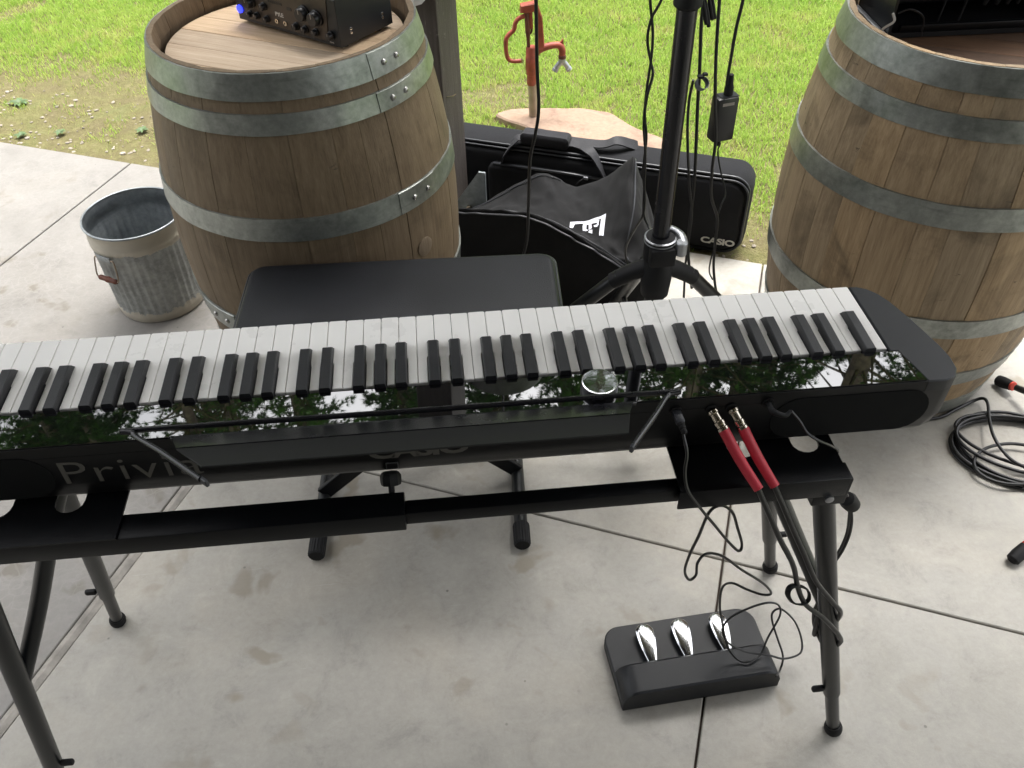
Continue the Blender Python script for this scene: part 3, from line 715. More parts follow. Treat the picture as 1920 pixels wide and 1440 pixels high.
ins = arc(0.040, 0.020, 0.012, 180, 270, 4)+arc(0.270, 0.020, 0.012, 270, 360, 4)+[(0.292, 0.095), (0.018, 0.095)]
prism('control_plate', ins, 0.0, 0.0016, M['ampface'], amp, mtx=facem(0, 0), inset=0.0006)
def knob(x, y, r, d):
    bm = bmesh.new(); prof = [(r*1.15, 0), (r*1.15, d*0.25), (r, d*0.3), (r*0.94, d*0.92), (r*0.85, d)]
    addlathe(bm, prof, 14, facem(x, y, 0.0016)); k = fin('knob', bm, M['knob'], amp, auto=40)
    bm = bmesh.new(); addbox(bm, (0, r*0.5, d+0.0003), (r*0.12, r*0.7, 0.0006)); bm.transform(facem(x, y, 0.0016)); fin('knob_mark', bm, M['paper'], k)
for a, b, r in [(0.145, .0206, .0068), (0.22, .0215, .0068), (0.316, .020, .0068), (0.606, .0225, .0075), (0.69, .021, .0075), (0.788, .021, .0075), (0.927, .023, .0078), (0.306, .046, .008)]:
    knob(a*aw, b, r, 0.012)
for a, b, r in [(0.705, .056, .0145), (0.82, .053, .015), (0.176, .049, .0125)]: knob(a*aw, b, r, 0.018)
lathe('power_light', [(0.0085, -0.001), (0.0085, 0.003), (0.006, 0.0042)], M['led'], amp, 20, facem(0.03*aw+0.001, 0.024, 0.0005))
for a in (.415, .497): lathe('jack', [(0.005, 0), (0.005, 0.003), (0.003, 0.003), (0.003, 0.0015)], M['nickel'], amp, 14, facem(a*aw, 0.0215, 0.0016))
text('lettering', 'PYLE', 0.012, M['printw'], amp, facem(0.405*aw, 0.0325, 0.0017), 0.0003, 0.85, 1.15, offset=0.0002)
text('lettering', 'POWER', 0.0035, M['printw'], amp, facem(0.90*aw, 0.006, 0.0003), 0.0002)
for k in range(7):
    prism('level_window', [(0, 0), (0.0035, 0), (0.0035, 0.005), (0, 0.005)], 0, 0.0006, M['knob'], amp, mtx=facem(0.36*aw+k*0.0062, 0.058, 0.0016))
prism('usb_port', [(0, 0), (0.014, 0), (0.014, 0.006), (0, 0.006)], 0, 0.0008, M['knob'], amp, mtx=facem(0.535*aw, 0.052, 0.0016))
SM = basis((aw, 0, 0), (0, 1, 0), (0, 0, 1))
for y, z in ((0.035, 0.022), (0.035, 0.030), (0.135, 0.022), (0.135, 0.030)):
    lathe('screw', [(0.0035, 0), (0.003, 0.0015), (0.001, 0.002)], M['chrome'], amp, 10, SM @ Matrix.Translation((y, z, 0.0)))
for x in (0.02, aw-0.02):
    for y in (0.03, ad-0.03): lathe('foot', [(0.008, -0.009), (0.008, 0.0)], M['rubber'], amp, 12, Matrix.Translation((x, y, 0)))

# ------------------------------------------------------------------ rack case on the right barrel
RX = Vector((1, -0.05, 0)).normalized(); rk0 = Vector((0.395, 0.925, 0.890))
rack = empty('rack_case', mw=basis(rk0, (1, -0.045, 0), (0, 1, 0))); tag(rack, 'open black rack case with hanging cords on the right barrel', 'case')
bm = bmesh.new()
addbox(bm, (0.21, 0.09, 0.005), (0.42, 0.17, 0.010)); addbox(bm, (0.21, 0.171, 0.17), (0.42, 0.008, 0.32)); addbox(bm, (0.416, 0.09, 0.172), (0.008, 0.153, 0.32)); addbox(bm, (0.21, 0.09, 0.336), (0.42, 0.17, 0.008))
fin('case_shell', bm, M['rubber'], rack)
prism('side_panel', [(0.0, 0.0), (0.17, 0.0), (0.17, 0.33), (0.0, 0.33)], 0.0, 0.006, M['amp'], rack, mtx=basis((0.0, 0.004, 0.0102), (0, 1, 0), (0, 0, 1)))
box('edge_rail', (-0.008, 0.09, 0.006), (0.012, 0.18, 0.010), M['silver'], rack, bev=0.002)
box('rear_plate', (0.21, 0.06, 0.19), (0.395, 0.01, 0.27), M['back'], rack)
box('lower_lip', (0.22, 0.012, 0.018), (0.39, 0.012, 0.014), M['steel'], rack, bev=0.002)
for x, w in ((0.12, 0.006), (0.165, 0.006), (0.21, 0.011), (0.235, 0.012), (0.258, 0.011), (0.28, 0.010)):
    P = [(x+0.02, 0.045, 0.28), (x+0.008, 0.04, 0.14), (x, 0.035, 0.085 if w > 0.007 else 0.06), (x-0.006, 0.032, 0.05 if w > 0.007 else 0.02)]
    tube('cord', P, [0.006, w, w, w*0.3] if w > 0.007 else [0.008, 0.006, 0.0025, 0.0025], M['rubber'], rack, 8, 6)
tube('cord', [(0.006, -0.004, 0.055), (0.03, -0.006, 0.062), (0.06, -0.008, 0.045), (0.068, -0.006, 0.006)], 0.0022, M['cable'], rack, 6, 6)
tube('zip_tie', [(-0.026, 0.0, 0.002), (-0.018, -0.006, 0.025), (0.0, -0.008, 0.04), (-0.006, -0.006, 0.056)], 0.0032, M['printw'], rack, 6, 6, flat=(1, .5))
prism('sticker', [(0, 0), (0.06, 0), (0.06, 0.022), (0, 0.022)], 0, 0.001, M['printw'], rack, mtx=basis((0.335, 0.0545, 0.095), (1, 0, 0), (0, 0, 1)))
prism('gauge', [(0.0, 0), (0.03, 0), (0.024, 0.026), (0.005, 0.026)], 0, 0.001, M['printw'], rack, mtx=basis((-0.001, 0.09, 0.13), (0, -1, 0), (0, 0, 1)))

# ------------------------------------------------------------------ bucket
bkt = empty('metal_bucket', (-1.455, 1.445, 0)); tag(bkt, 'ribbed galvanised bucket with worn cream bands left of the brown barrel', 'bucket')
def bucket_wall(off, flip):
    bm = bmesh.new(); seg = 120; rings = []
    prof = [(0.0, 0.0, 0), (0.002, 0.012, 0), (0.004, 0.030, 0), (0.0, 0.038, 1), (0.0, 0.12, 1), (0.0, 0.235, 1), (0.004, 0.243, 0), (0.0035, 0.262, 0), (0.0, 0.266, 0), (0.0015, 0.295, 0), (0.003, 0.302, 0)]
    for dr, z, rib in prof:
        base = 0.129+0.008*z/0.3+off; ring = []
        for k in range(seg):
            a = 2*math.pi*k/seg; rr = base+dr+(0.0028*math.cos(a*38) if rib else 0)+0.0010*mnoise.noise((math.cos(a)*2, math.sin(a)*2, z*9)); ring.append(bm.verts.new((rr*math.cos(a), rr*math.sin(a), z+0.002)))
        rings.append(ring)
    for j in range(len(rings)-1):
        for k in range(seg):
            f = (rings[j][k], rings[j][(k+1) % seg], rings[j+1][(k+1) % seg], rings[j+1][k]); bm.faces.new(f[::-1] if flip else f)
    if flip: bm.faces.new(rings[2])
    return bm
fin('bucket_wall', bucket_wall(0, False), M['bucket'], bkt, smooth=True)
fin('bucket_lining', bucket_wall(-0.0022, True), M['bucket_in'], bkt, smooth=True)
bm = bmesh.new(); addtube(bm, [((0.1395)*math.cos(2*math.pi*k/72), 0.1395*math.sin(2*math.pi*k/72), 0.304) for k in range(72)], 0.0035, 8, closed=True); fin('rim', bm, M['bucket_in'], bkt, smooth=True)
ha = R_(238); hd = Vector((math.cos(ha), math.sin(ha), 0)); hs_ = Vector((-hd.y, hd.x, 0))
b0 = hd*0.143+Vector((0, 0, 0.232))
h = tube('bail', [b0+hs_*0.02, b0+hs_*0.036, b0+hs_*0.042+hd*0.010+Vector((0, 0, -0.05)), b0+hs_*0.036+hd*0.012+Vector((0, 0, -0.06))], 0.0022, M['pipe'], bkt, 6, 5)
tube('bail', [b0-hs_*0.02, b0-hs_*0.036, b0-hs_*0.042+hd*0.010+Vector((0, 0, -0.05)), b0-hs_*0.036+hd*0.012+Vector((0, 0, -0.06))], 0.0022, M['pipe'], bkt, 6, 5)
g0 = b0+hd*0.012+Vector((0, 0, -0.06))
tube('handle_grip', [g0-hs_*0.036, g0-hs_*0.028, g0-hs_*0.012, g0, g0+hs_*0.012, g0+hs_*0.028, g0+hs_*0.036], [0.004, 0.008, 0.0075, 0.0095, 0.0075, 0.008, 0.004], M['rustdark'], bkt, 12, 4)
box('bracket', b0+Vector((0, 0, 0.003)), (0.0045, 0.05, 0.016), M['bucket_in'], bkt, rot=Matrix.Rotation(ha, 3, 'Z'), bev=0.001)

# ------------------------------------------------------------------ yard hydrant
hy = empty('yard_hydrant', (-0.169, 2.453, 0.0)); tag(hy, 'faded red yard hydrant with lever handle standing on the flagstone', 'hydrant')
tube('pipe', [(0, 0, 0.0), (-0.005, 0, 0.20)], 0.0165, M['pipe'], hy, 16, 0)
lathe('lower_sleeve', [(0.0175, 0.15), (0.0185, 0.155), (0.0185, 0.19), (0.0215, 0.193), (0.0215, 0.21), (0.0235, 0.213), (0.0235, 0.26), (0.0215, 0.263), (0.0215, 0.295), (0.019, 0.30)], M['rust'], hy, 20, Matrix.Translation((-0.006, 0, 0)))
# upright cast arm and spout
prism('cast_arm', [(0.006, 0.255), (0.020, 0.262), (0.036, 0.290), (0.044, 0.300), (0.042, 0.33), (0.035, 0.41), (0.020, 0.455), (0.006, 0.466), (-0.004, 0.462), (0.010, 0.40), (0.010, 0.30)], -0.012, 0.012, M['rust'], hy, mtx=basis((0, 0, 0), (1, 0, 0), (0, 0, 1)), inset=0.004)
tube('spout', [(0.012, 0, 0.283), (0.045, 0, 0.294), (0.082, 0, 0.300), (0.104, 0, 0.296), (0.113, 0, 0.280), (0.114, 0, 0.258)], [0.017, 0.0135, 0.0125, 0.0135, 0.0135, 0.0125], M['rust'], hy, 14, 6)
prism('spout_hook', [(0.100, 0.306), (0.118, 0.300), (0.117, 0.322)], -0.004, 0.004, M['rust'], hy, mtx=basis((0, 0, 0), (1, 0, 0), (0, 0, 1)))
lathe('collar', [(0.0135, 0.246), (0.015, 0.248), (0.015, 0.258), (0.0135, 0.26)], M['rustdark'], hy, 16, Matrix.Translation((0.114, 0, 0)))
sp = lathe('hose_splitter', [(0.013, 0.234), (0.0145, 0.236), (0.0145, 0.247), (0.013, 0.249)], M['zincgrey'], hy, 16, Matrix.Translation((0.114, 0, 0)))
for sx in (-1, 1):
    tube('outlet', [(0.114, 0, 0.238), (0.114+sx*0.016, 0, 0.220), (0.114+sx*0.027, 0, 0.203)], 0.0105, M['zincgrey'], sp, 12, 4)
    lathe('outlet_ring', [(0.0125, 0), (0.0125, 0.010)], M['zincgrey'], sp, 12, frame_to((0.114+sx*0.024, -0.002, 0.208), (0.114+sx*0.030, -0.002, 0.198)))
# head block, plunger rods, lever
prism('head_block', [(-0.048, 0.432), (-0.018, 0.430), (0.010, 0.436), (0.012, 0.466), (-0.046, 0.458)], -0.016, 0.016, M['rust'], hy, mtx=basis((0, 0, 0), (1, 0, 0), (0, 0, 1)), inset=0.003)
prism('stem_guide', [(-0.016, 0.432), (-0.002, 0.432), (0.0, 0.37), (-0.012, 0.37)], -0.010, 0.010, M['rust'], hy, mtx=basis((0, 0, 0), (1, 0, 0), (0, 0, 1)), inset=0.002)
tube('plunger_rod', [(-0.024, -0.004, 0.435), (-0.022, -0.004, 0.40), (-0.020, -0.004, 0.365), (-0.018, 0, 0.33), (-0.017, 0, 0.295)], [0.009, 0.009, 0.010, 0.0065, 0.0065], M['rustdark'], hy, 10, 3)
tube('linkage', [(-0.004, 0, 0.372), (-0.006, 0, 0.355), (-0.018, 0, 0.345)], 0.004, M['rustdark'], hy, 8, 3)
tube('lever_handle', [(-0.022, 0, 0.418), (-0.050, 0, 0.410), (-0.066, 0, 0.392), (-0.072, 0, 0.368), (-0.092, 0, 0.350), (-0.103, 0, 0.330), (-0.103, 0, 0.285), (-0.096, 0, 0.258), (-0.078, 0, 0.248), (-0.045, 0, 0.247)], [0.009, 0.0085, 0.0085, 0.0085, 0.009, 0.009, 0.008, 0.0085, 0.008, 0.008], M['rust'], hy, 10, 6)
lathe('eyelet', [(0.0075, -0.006), (0.0075, 0.006)], M['nickel'], hy, 14, basis((-0.044, 0, 0.247), (1, 0, 0), (0, 0, 1)))

# ------------------------------------------------------------------ keyboard gig bag
cr = Vector((0.380, 1.426, -0.008)); cl = 1.35
case = empty('keyboard_bag', mw=basis(cr, -SU, -SV)); tag(case, 'long black padded keyboard bag standing on edge behind the tripod', 'bag')
case.matrix_world = basis(cr-SU*cl, SU, SV); bpy.context.view_layer.update()
# local: x along the length, y thickness (away), z up ; slight backward lean
def rrect(x0, x1, z0, z1, r, n=6):
    return arc(x1-r, z1-r, r, 0, 90, n)+arc(x0+r, z1-r, r, 90, 180, n)+arc(x0+r, z0+r, r, 180, 270, n)+arc(x1-r, z0+r, r, 270, 360, n)
FZ = basis((0, 0, 0), (1, 0, 0), (0, 0, 1))
def bagshell(name, x0, x1, z0, z1, r, ys, mat, parent, puff=0.0):
    bm = bmesh.new(); rings = []
    for y, inset in ys:
        pl = rrect(x0+inset, x1-inset, z0+inset, z1-inset, max(0.01, r-inset), 8); rings.append([bm.verts.new((x, y, z)) for x, z in pl])
    for j in range(len(rings)-1):
        n = len(rings[j])
        for k in range(n): bm.faces.new((rings[j][k], rings[j][(k+1) % n], rings[j+1][(k+1) % n], rings[j+1][k]))
    bm.faces.new(rings[0][::-1]); bm.faces.new(rings[-1])
    return fin(name, bm, mat, parent, auto=50)
bagshell('bag_body', 0, cl, 0.002, 0.282, 0.06, [(0.004, 0.006), (0.014, 0.0), (0.06, -0.002), (0.105, 0.0), (0.118, 0.005), (0.126, 0.018)], M['nylon'], case)
bagshell('front_panel', 0.012, cl-0.018, 0.016, 0.262, 0.055, [(0.008, 0.0), (-0.004, 0.002), (-0.010, 0.012)], M['nylon'], case)
for zz, yy, rr in ((0.278, 0.006, 0.0045), (0.268, -0.001, 0.0035)):
    ins_ = 0.004 if zz > 0.26 else 0.012
    pl = rrect(ins_, cl-ins_-0.004, 0.006+ins_, zz, 0.055, 8)
    bm = bmesh.new(); addtube(bm, [(x, yy, z+0.0015*math.sin(x*23)) for x, z in pl], rr, 6, closed=True); fin('piping', bm, M['piping'], case, smooth=True)
# pockets
bagshell('pocket', 0.50, 0.985, 0.03, 0.225, 0.03, [(0.0, 0.0), (-0.022, 0.0), (-0.030, 0.008), (-0.033, 0.02)], M['nylon'], case)
bm = bmesh.new(); addtube(bm, [(0.52, -0.024, 0.222), (0.75, -0.028, 0.226), (0.97, -0.026, 0.220)], 0.005, 6); fin('pocket_zip', bm, M['piping'], case, smooth=True)
zp = box('zip_pull', (0.835, -0.034, 0.222), (0.016, 0.006, 0.010), M['silver'], case, bev=0.002)
tube('zip_cord', [(0.828, -0.036, 0.22), (0.815, -0.042, 0.210), (0.806, -0.040, 0.196)], 0.003, M['rubber'], zp, 6, 4)
bagshell('pocket', 0.10, 0.375, 0.03, 0.215, 0.045, [(0.0, 0.0), (-0.020, 0.0), (-0.028, 0.008), (-0.031, 0.02)], M['nylon'], case)
pl = rrect(0.103, 0.372, 0.033, 0.212, 0.042, 8); bm = bmesh.new(); addtube(bm, [(x, -0.022, z) for x, z in pl], 0.004, 6, closed=True); fin('piping', bm, M['piping'], case, smooth=True)
# carrying handles
def strapm(name, pts, w, th, parent, mat=None, n=6):
    bm = bmesh.new(); P = spline(pts, n); rows = []
    for i, p in enumerate(P):
        t = (P[min(i+1, len(P)-1)]-P[max(i-1, 0)]).normalized(); side = Vector((0, 1, 0.25)) if abs(t.y) < 0.8 else Vector((1, 0, 0.2))
        side = (side-t*side.dot(t)).normalized(); up = t.cross(side)
        rows.append([bm.verts.new(p+side*w/2*a+up*th/2*b) for a, b in ((-1, -1), (1, -1), (1, 1), (-1, 1))])
    for i in range(len(rows)-1):
        for k in range(4): bm.faces.new((rows[i][k], rows[i][(k+1) % 4], rows[i+1][(k+1) % 4], rows[i+1][k]))
    bm.faces.new(rows[0]); bm.faces.new(rows[-1][::-1]); return fin(name, bm, mat or M['strap'], parent, auto=40)
strapm('handle_strap', [(0.545, -0.008, 0.215), (0.555, -0.014, 0.25), (0.585, 0.0, 0.293), (0.62, 0.02, 0.306), (0.78, 0.03, 0.302), (0.84, 0.0, 0.297), (0.875, -0.014, 0.262), (0.895, -0.012, 0.225)], 0.034, 0.004, case)
strapm('handle_strap', [(0.61, 0.09, 0.284), (0.65, 0.07, 0.300), (0.72, 0.05, 0.300), (0.86, 0.04, 0.306), (0.91, 0.055, 0.318), (0.95, 0.08, 0.300), (0.97, 0.10, 0.284)], 0.036, 0.004, case)
bagshell('handle_grip', 0.605, 0.765, 0.288, 0.328, 0.014, [(-0.002, 0.008), (0.004, 0.0), (0.045, 0.0), (0.053, 0.008)], M['strap'], case)
text('lettering', 'CASIO', 0.030, M['printw'], case, basis((cl-0.132, -0.0112, 0.040), (1, 0, 0), (0, 0, 1)), 0.0006, 0.9, 1.35, offset=0.0009)

# ------------------------------------------------------------------ speaker cover bag with the boxed E emblem
def covergrid():
    def a(u, v, y): return ony(u, v, y)
    rows = [
        [a(868, 402, 1.585), a(905, 384, 1.58), a(962, 350, 1.56), a(1018, 325, 1.54), a(1046, 337, 1.53), a(1080, 352, 1.50), a(1135, 335, 1.46), a(1178, 302, 1.40), a(1190, 300, 1.38), a(1205, 345, 1.38), a(1222, 400, 1.36)],
        [a(868, 405, 1.50), a(905, 395, 1.50), a(962, 376, 1.49), a(1018, 358, 1.46), a(1046, 362, 1.44), a(1080, 372, 1.42), a(1125, 368, 1.37), a(1163, 345, 1.32), a(1190, 345, 1.29), a(1212, 400, 1.28), a(1229, 445, 1.27)],
        [a(868, 404, 1.42), a(905, 403, 1.42), a(962, 396, 1.41), a(1010, 392, 1.38), a(1048, 398, 1.35), a(1085, 405, 1.32), a(1118, 408, 1.28), a(1148, 405, 1.24), a(1186, 400, 1.20), a(1218, 445, 1.19), a(1233, 480, 1.20)],
        [a(866, 400, 1.34), a(905, 400, 1.33), a(962, 403, 1.32), a(1008, 412, 1.30), a(1045, 424, 1.27), a(1080, 436, 1.24), a(1108, 445, 1.20), a(1136, 452, 1.165), a(1172, 470, 1.13), a(1212, 488, 1.13), a(1234, 512, 1.15)],
        [a(862, 393, 1.285), a(905, 394, 1.27), a(955, 397, 1.255), a(1002, 403, 1.24), a(1040, 420, 1.21), a(1075, 437, 1.175), a(1105, 455, 1.145), a(1140, 476, 1.115), a(1178, 497, 1.09), a(1214, 512, 1.09), a(1234, 525, 1.12)],
        [a(860, 400, 1.262), a(905, 402, 1.248), a(955, 405, 1.235), a(1002, 413, 1.218), a(1040, 430, 1.188), a(1075, 448, 1.155), a(1105, 466, 1.125), a(1140, 488, 1.095), a(1180, 512, 1.07), a(1214, 524, 1.07), a(1234, 533, 1.11)]]
    f = rows[-1]
    mid = []; bot = []
    for p in f:
        mid.append(Vector((p.x-0.004, p.y+0.012, p.z*0.5))); bot.append(Vector((p.x, p.y-0.004, 0.004)))
    back0 = [Vector((p.x, p.y+0.03, max(0.004, p.z*0.45))) for p in rows[0]]; back1 = [Vector((p.x, p.y+0.03, 0.004)) for p in rows[0]]
    return [back1, back0]+rows+[mid, bot]
def cat(P, x):
    k = min(int(x), len(P)-2); t = x-k
    p0, p1, p2, p3 = P[max(k-1, 0)], P[k], P[k+1], P[min(k+2, len(P)-1)]
    return 0.5*((2*p1)+(p2-p0)*t+(2*p0-5*p1+4*p2-p3)*t*t+(3*p1-p0-3*p2+p3)*t*t*t)
CG = covergrid()
def csurf(r, c):
    return cat([cat(row, c) for row in CG], r)
def cpoint(r, c):
    p = csurf(r, c); q = Vector((p.x, p.y, p.z))
    n1 = mnoise.noise((c*1.3, r*1.6, 0.3)); n2 = mnoise.noise((c*3.1+4, r*2.2, 1.7)); n3 = abs(mnoise.noise((c*1.1-r*0.9, r*1.4+c*0.5, 6.1))); n2 += 1.6*(0.25-n3)
    k = 1.0 if 2 <= r <= 6 else 0.6
    return q+Vector((0, -0.35, 0.9))*(0.010*n1+0.005*n2)*k
bm = bmesh.new(); NR, NC = 90, 110
gr = [[bm.verts.new(cpoint(r, c)) for c in np.linspace(0, 10, NC)] for r in np.linspace(0, len(CG)-1, NR)]
for i in range(NR-1):
    for j in range(NC-1): bm.faces.new((gr[i][j], gr[i][j+1], gr[i+1][j+1], gr[i+1][j]))
bm.faces.new([gr[i][0] for i in range(NR)]); bm.faces.new([gr[i][NC-1] for i in range(NR)][::-1])
cover = fin('speaker_cover', bm, M['canvas'], auto=60)
cv = cover; tag(cv, 'crumpled black padded speaker cover with a white boxed E emblem', 'cover')
def on_cover(name, r0, pts, rad, mat):
    return tube(name, [cpoint(r, c)+Vector((0, -0.002, 0.003)) for r, c in pts], rad, mat, cv, 6, 5)
on_cover('seam', 0, [(7.0, c) for c in np.linspace(0, 10, 30)], 0.0032, M['piping'])
on_cover('seam', 0, [(2.35, c) for c in np.linspace(0, 4.2, 14)], 0.0016, M['piping'])
on_cover('seam', 0, [(r, 8.02) for r in np.linspace(2.05, 6.6, 16)], 0.0022, M['piping'])
on_cover('seam', 0, [(6.0, c) for c in np.linspace(0, 10, 30)], 0.0024, M['piping'])
# emblem: traced on the fabric between column 4.5..7.3
def inv(u, v):
    best = None
    for r in np.linspace(3.0, 6.3, 56):
        for c in np.linspace(4.6, 8.0, 60):
            p = cpoint(r, c); q = CAM_R.transposed() @ (p-CAM_C); x, y = 960+1600*q.x/-q.z, 720-1600*q.y/-q.z
            d = (x-u)**2+(y-v)**2
            if best is None or d < best[0]: best = (d, r, c)
    return best[1:]
Lz = lambda x, y: (860+x/4.5, 180+y/4.5)
shapes = [[(930, 1062), (1245, 995), (1248, 1000), (1242, 1022), (975, 1085), (968, 1118), (928, 1112)],
          [(1248, 996), (1222, 1186), (1190, 1180), (1208, 1012)],
          ]
Q6 = lambda x, y: ((1080+x/6.857-860)*4.5, (400+y/6.857-180)*4.5)
shapes += [[Q6(*q) for q in g_] for g_ in ([(88, 150), (180, 108), (310, 92), (303, 124), (185, 138), (92, 172)], [(88, 160), (132, 150), (138, 218), (95, 228)], [(164, 136), (200, 130), (206, 205), (170, 214)],
           [(98, 216), (138, 206), (170, 222), (122, 240)], [(232, 158), (292, 144), (286, 174), (232, 188)], [(276, 122), (302, 118), (293, 150), (274, 154)], [(214, 216), (210, 266), (158, 248), (178, 218)])]
pv = []
for sh in shapes:
    cs = [inv(*Lz(x, y)) for x, y in sh]
    bm = bmesh.new(); vs = [bm.verts.new((c, r, 0)) for r, c in cs]; f = bm.faces.new(vs)
    bmesh.ops.triangulate(bm, faces=[f]); bmesh.ops.subdivide_edges(bm, edges=bm.edges, cuts=5, use_grid_fill=True)
    for v in bm.verts:
        r, c = v.co.y, v.co.x; p = cpoint(r, c); e = 0.02
        n = (cpoint(r, c+e)-cpoint(r, c-e)).cross(cpoint(r+e, c)-cpoint(r-e, c)).normalized()
        if n.dot(CAM_C-p) < 0: n = -n
        v.co = p+n*0.0022
    fin('emblem', bm, M['logo'], cv)

# ------------------------------------------------------------------ tripod speaker stand
tr = empty('speaker_stand', (-0.135, 0.62, 0)); tag(tr, 'black tripod stand with a thick upright pole behind the keyboard', 'stand')
lathe('pole', [(0.0175, 0.30), (0.0175, 1.18)], M['wire'], tr, 24)
lathe('upper_pole', [(0.0175, 1.18), (0.0155, 1.181), (0.0155, 1.95)], M['tube'], tr, 24)
lathe('pole_clamp', [(0.019, 1.095), (0.024, 1.10), (0.024, 1.118), (0.020, 1.124), (0.026, 1.13), (0.026, 1.19), (0.018, 1.20)], M['rubber'], tr, 24)
lathe('lower_pole', [(0.0195, 0.12), (0.0195, 0.60)], M['tube'], tr, 24)
lathe('hub', [(0.0205, 0.50), (0.029, 0.512), (0.032, 0.55), (0.030, 0.585), (0.026, 0.598)], M['rubber'], tr, 24)
cl_ = lathe('collar', [(0.030, 0.597), (0.0315, 0.60), (0.0315, 0.645), (0.029, 0.652), (0.0178, 0.654)], M['rubber'], tr, 24)
for z in (0.640, 0.647): lathe('collar_ring', [(0.0305, z), (0.0328, z+0.001), (0.0328, z+0.003), (0.0305, z+0.004)], M['silver'], cl_, 24)
box('collar_block', (0.0, -0.026, 0.620), (0.052, 0.022, 0.040), M['rubber'], tr, bev=0.004)
tube('clamp_lever', [(0.006, 0.028, 0.652), (0.026, 0.020, 0.654), (0.039, 0.0, 0.652), (0.040, -0.022, 0.648), (0.036, -0.030, 0.646)], [0.005, 0.008, 0.0095, 0.010, 0.010], M['silver'], tr, 10, 6, flat=(0.7, 1))
lathe('lever_pivot', [(0.012, 0.625), (0.012, 0.652), (0.010, 0.654)], M['silver'], tr, 16, Matrix.Translation((0.036, -0.028, 0)))
for az_ in (160, 15, 88):
    d = Vector((math.cos(R_(az_)), math.sin(R_(az_)), 0))
    tube('hub_arm', [d*0.02+Vector((0, 0, 0.572)), d*0.050+Vector((0, 0, 0.556)), d*0.090+Vector((0, 0, 0.526))], [0.020, 0.0185, 0.0175], M['rubber'], tr, 12, 3)
    lg = tube('leg', [d*0.075+Vector((0, 0, 0.542)), d*0.525+Vector((0, 0, 0.022))], 0.0155, M['tube'], tr, 14, 0)
    tube('brace', [d*0.02+Vector((0, 0, 0.16)), d*0.31+Vector((0, 0, 0.285))], 0.007, M['tube'], tr, 8, 0)
    lathe('rubber_foot', [(0.018, 0), (0.019, 0.03), (0.017, 0.055)], M['rubber'], lg, 14, frame_to(d*0.54+Vector((0, 0, 0.006)), d*0.495+Vector((0, 0, 0.054))))

# ------------------------------------------------------------------ cables hanging from the stand
def hang(name, pts, rad, label, group='cables hanging at the tripod stand', cat_='cable'):
    o = tube(name, [ony(*p) for p in pts], rad, M['cable'], None, 8, 8); tag(o, label, cat_, group); return o
hang('hanging_cable', [(1003, -60, 0.95), (1005, 0, 0.95), (1007, 120, 0.95), (1010, 205, 0.95), (1003, 255, 0.96), (994, 300, 0.97), (991, 380, 0.99), (989, 440, 1.0), (983, 472, 1.0), (972, 500, 0.98), (960, 560, 0.95)], 0.0038, 'thick black cable hanging in front of the yard hydrant')
hang('hanging_cable', [(1219, -60, 0.72), (1219, 0, 0.72), (1224, 60, 0.72), (1221, 110, 0.72), (1213, 165, 0.725), (1207, 230, 0.73), (1210, 290, 0.73), (1208, 350, 0.735), (1207, 400, 0.74), (1216, 425, 0.73), (1222, 440, 0.70), (1226, 470, 0.68)], 0.0026, 'thin cable twisted left of the pole, running to the collar')
hang('hanging_cable', [(1262, -60, 0.71), (1240, 0, 0.71), (1221, 36, 0.72), (1214, 75, 0.725), (1220, 115, 0.735), (1224, 140, 0.73), (1214, 178, 0.72), (1209, 215, 0.722), (1212, 260, 0.735), (1206, 320, 0.74), (1209, 370, 0.735), (1205, 405, 0.745), (1190, 430, 0.78), (1175, 460, 0.82), (1173, 482, 0.84), (1178, 500, 0.84)], 0.0026, 'thin cable twisted left of the pole, looping away over the cover')
hang('hanging_cable', [(1326, -40, 0.72), (1316, 30, 0.72), (1313, 100, 0.72), (1311, 150, 0.72), (1308, 200, 0.725), (1304, 300, 0.73), (1300, 360, 0.74), (1293, 420, 0.76), (1290, 470, 0.78), (1297, 540, 0.8)], 0.0034, 'cable with a strap loop hanging right of the pole')
hang('hanging_cable', [(1300, 150, 0.70), (1292, 190, 0.71), (1289, 250, 0.71), (1292, 340, 0.72), (1297, 400, 0.74), (1291, 450, 0.76), (1285, 500, 0.78), (1282, 560, 0.8)], 0.0028, 'cable emerging close behind the pole on its right')
hang('hanging_cable', [(1352, -60, 0.68), (1349, 0, 0.68), (1345, 60, 0.68), (1342, 120, 0.68), (1341, 190, 0.68), (1342, 260, 0.69), (1335, 320, 0.70), (1334, 370, 0.72), (1345, 410, 0.74), (1341, 455, 0.76), (1338, 500, 0.78), (1341, 535, 0.79), (1344, 556, 0.80), (1345, 590, 0.8)], 0.0032, 'straight black cable passing in front of the power adapter')
hang('hanging_cable', [(1405, -60, 0.78), (1392, 5, 0.78), (1381, 50, 0.78), (1372, 100, 0.78), (1364, 150, 0.78), (1362, 172, 0.78)], 0.0034, 'slanting mains lead entering the top of the power adapter')
hang('hanging_cable', [(1351, 268, 0.78), (1346, 285, 0.78), (1351, 320, 0.77), (1360, 362, 0.76), (1352, 385, 0.75), (1344, 412, 0.745), (1341, 455, 0.765), (1332, 490, 0.77), (1330, 510, 0.775), (1336, 524, 0.785)], 0.0018, 'thin lead leaving the bottom of the power adapter')
ap = empty('power_adapter', ony(1355, 220, 0.78)); ap.rotation_euler = (0, 0, R_(12)); bpy.context.view_layer.update()
tag(ap, 'black rectangular power adapter dangling right of the tripod pole', 'adapter')
box('housing', (0, 0, 0), (0.046, 0.030, 0.092), M['knob'], ap, bev=0.004)
box('top_trim', (0.004, 0, 0.0465), (0.038, 0.024, 0.0015), M['piping'], ap)
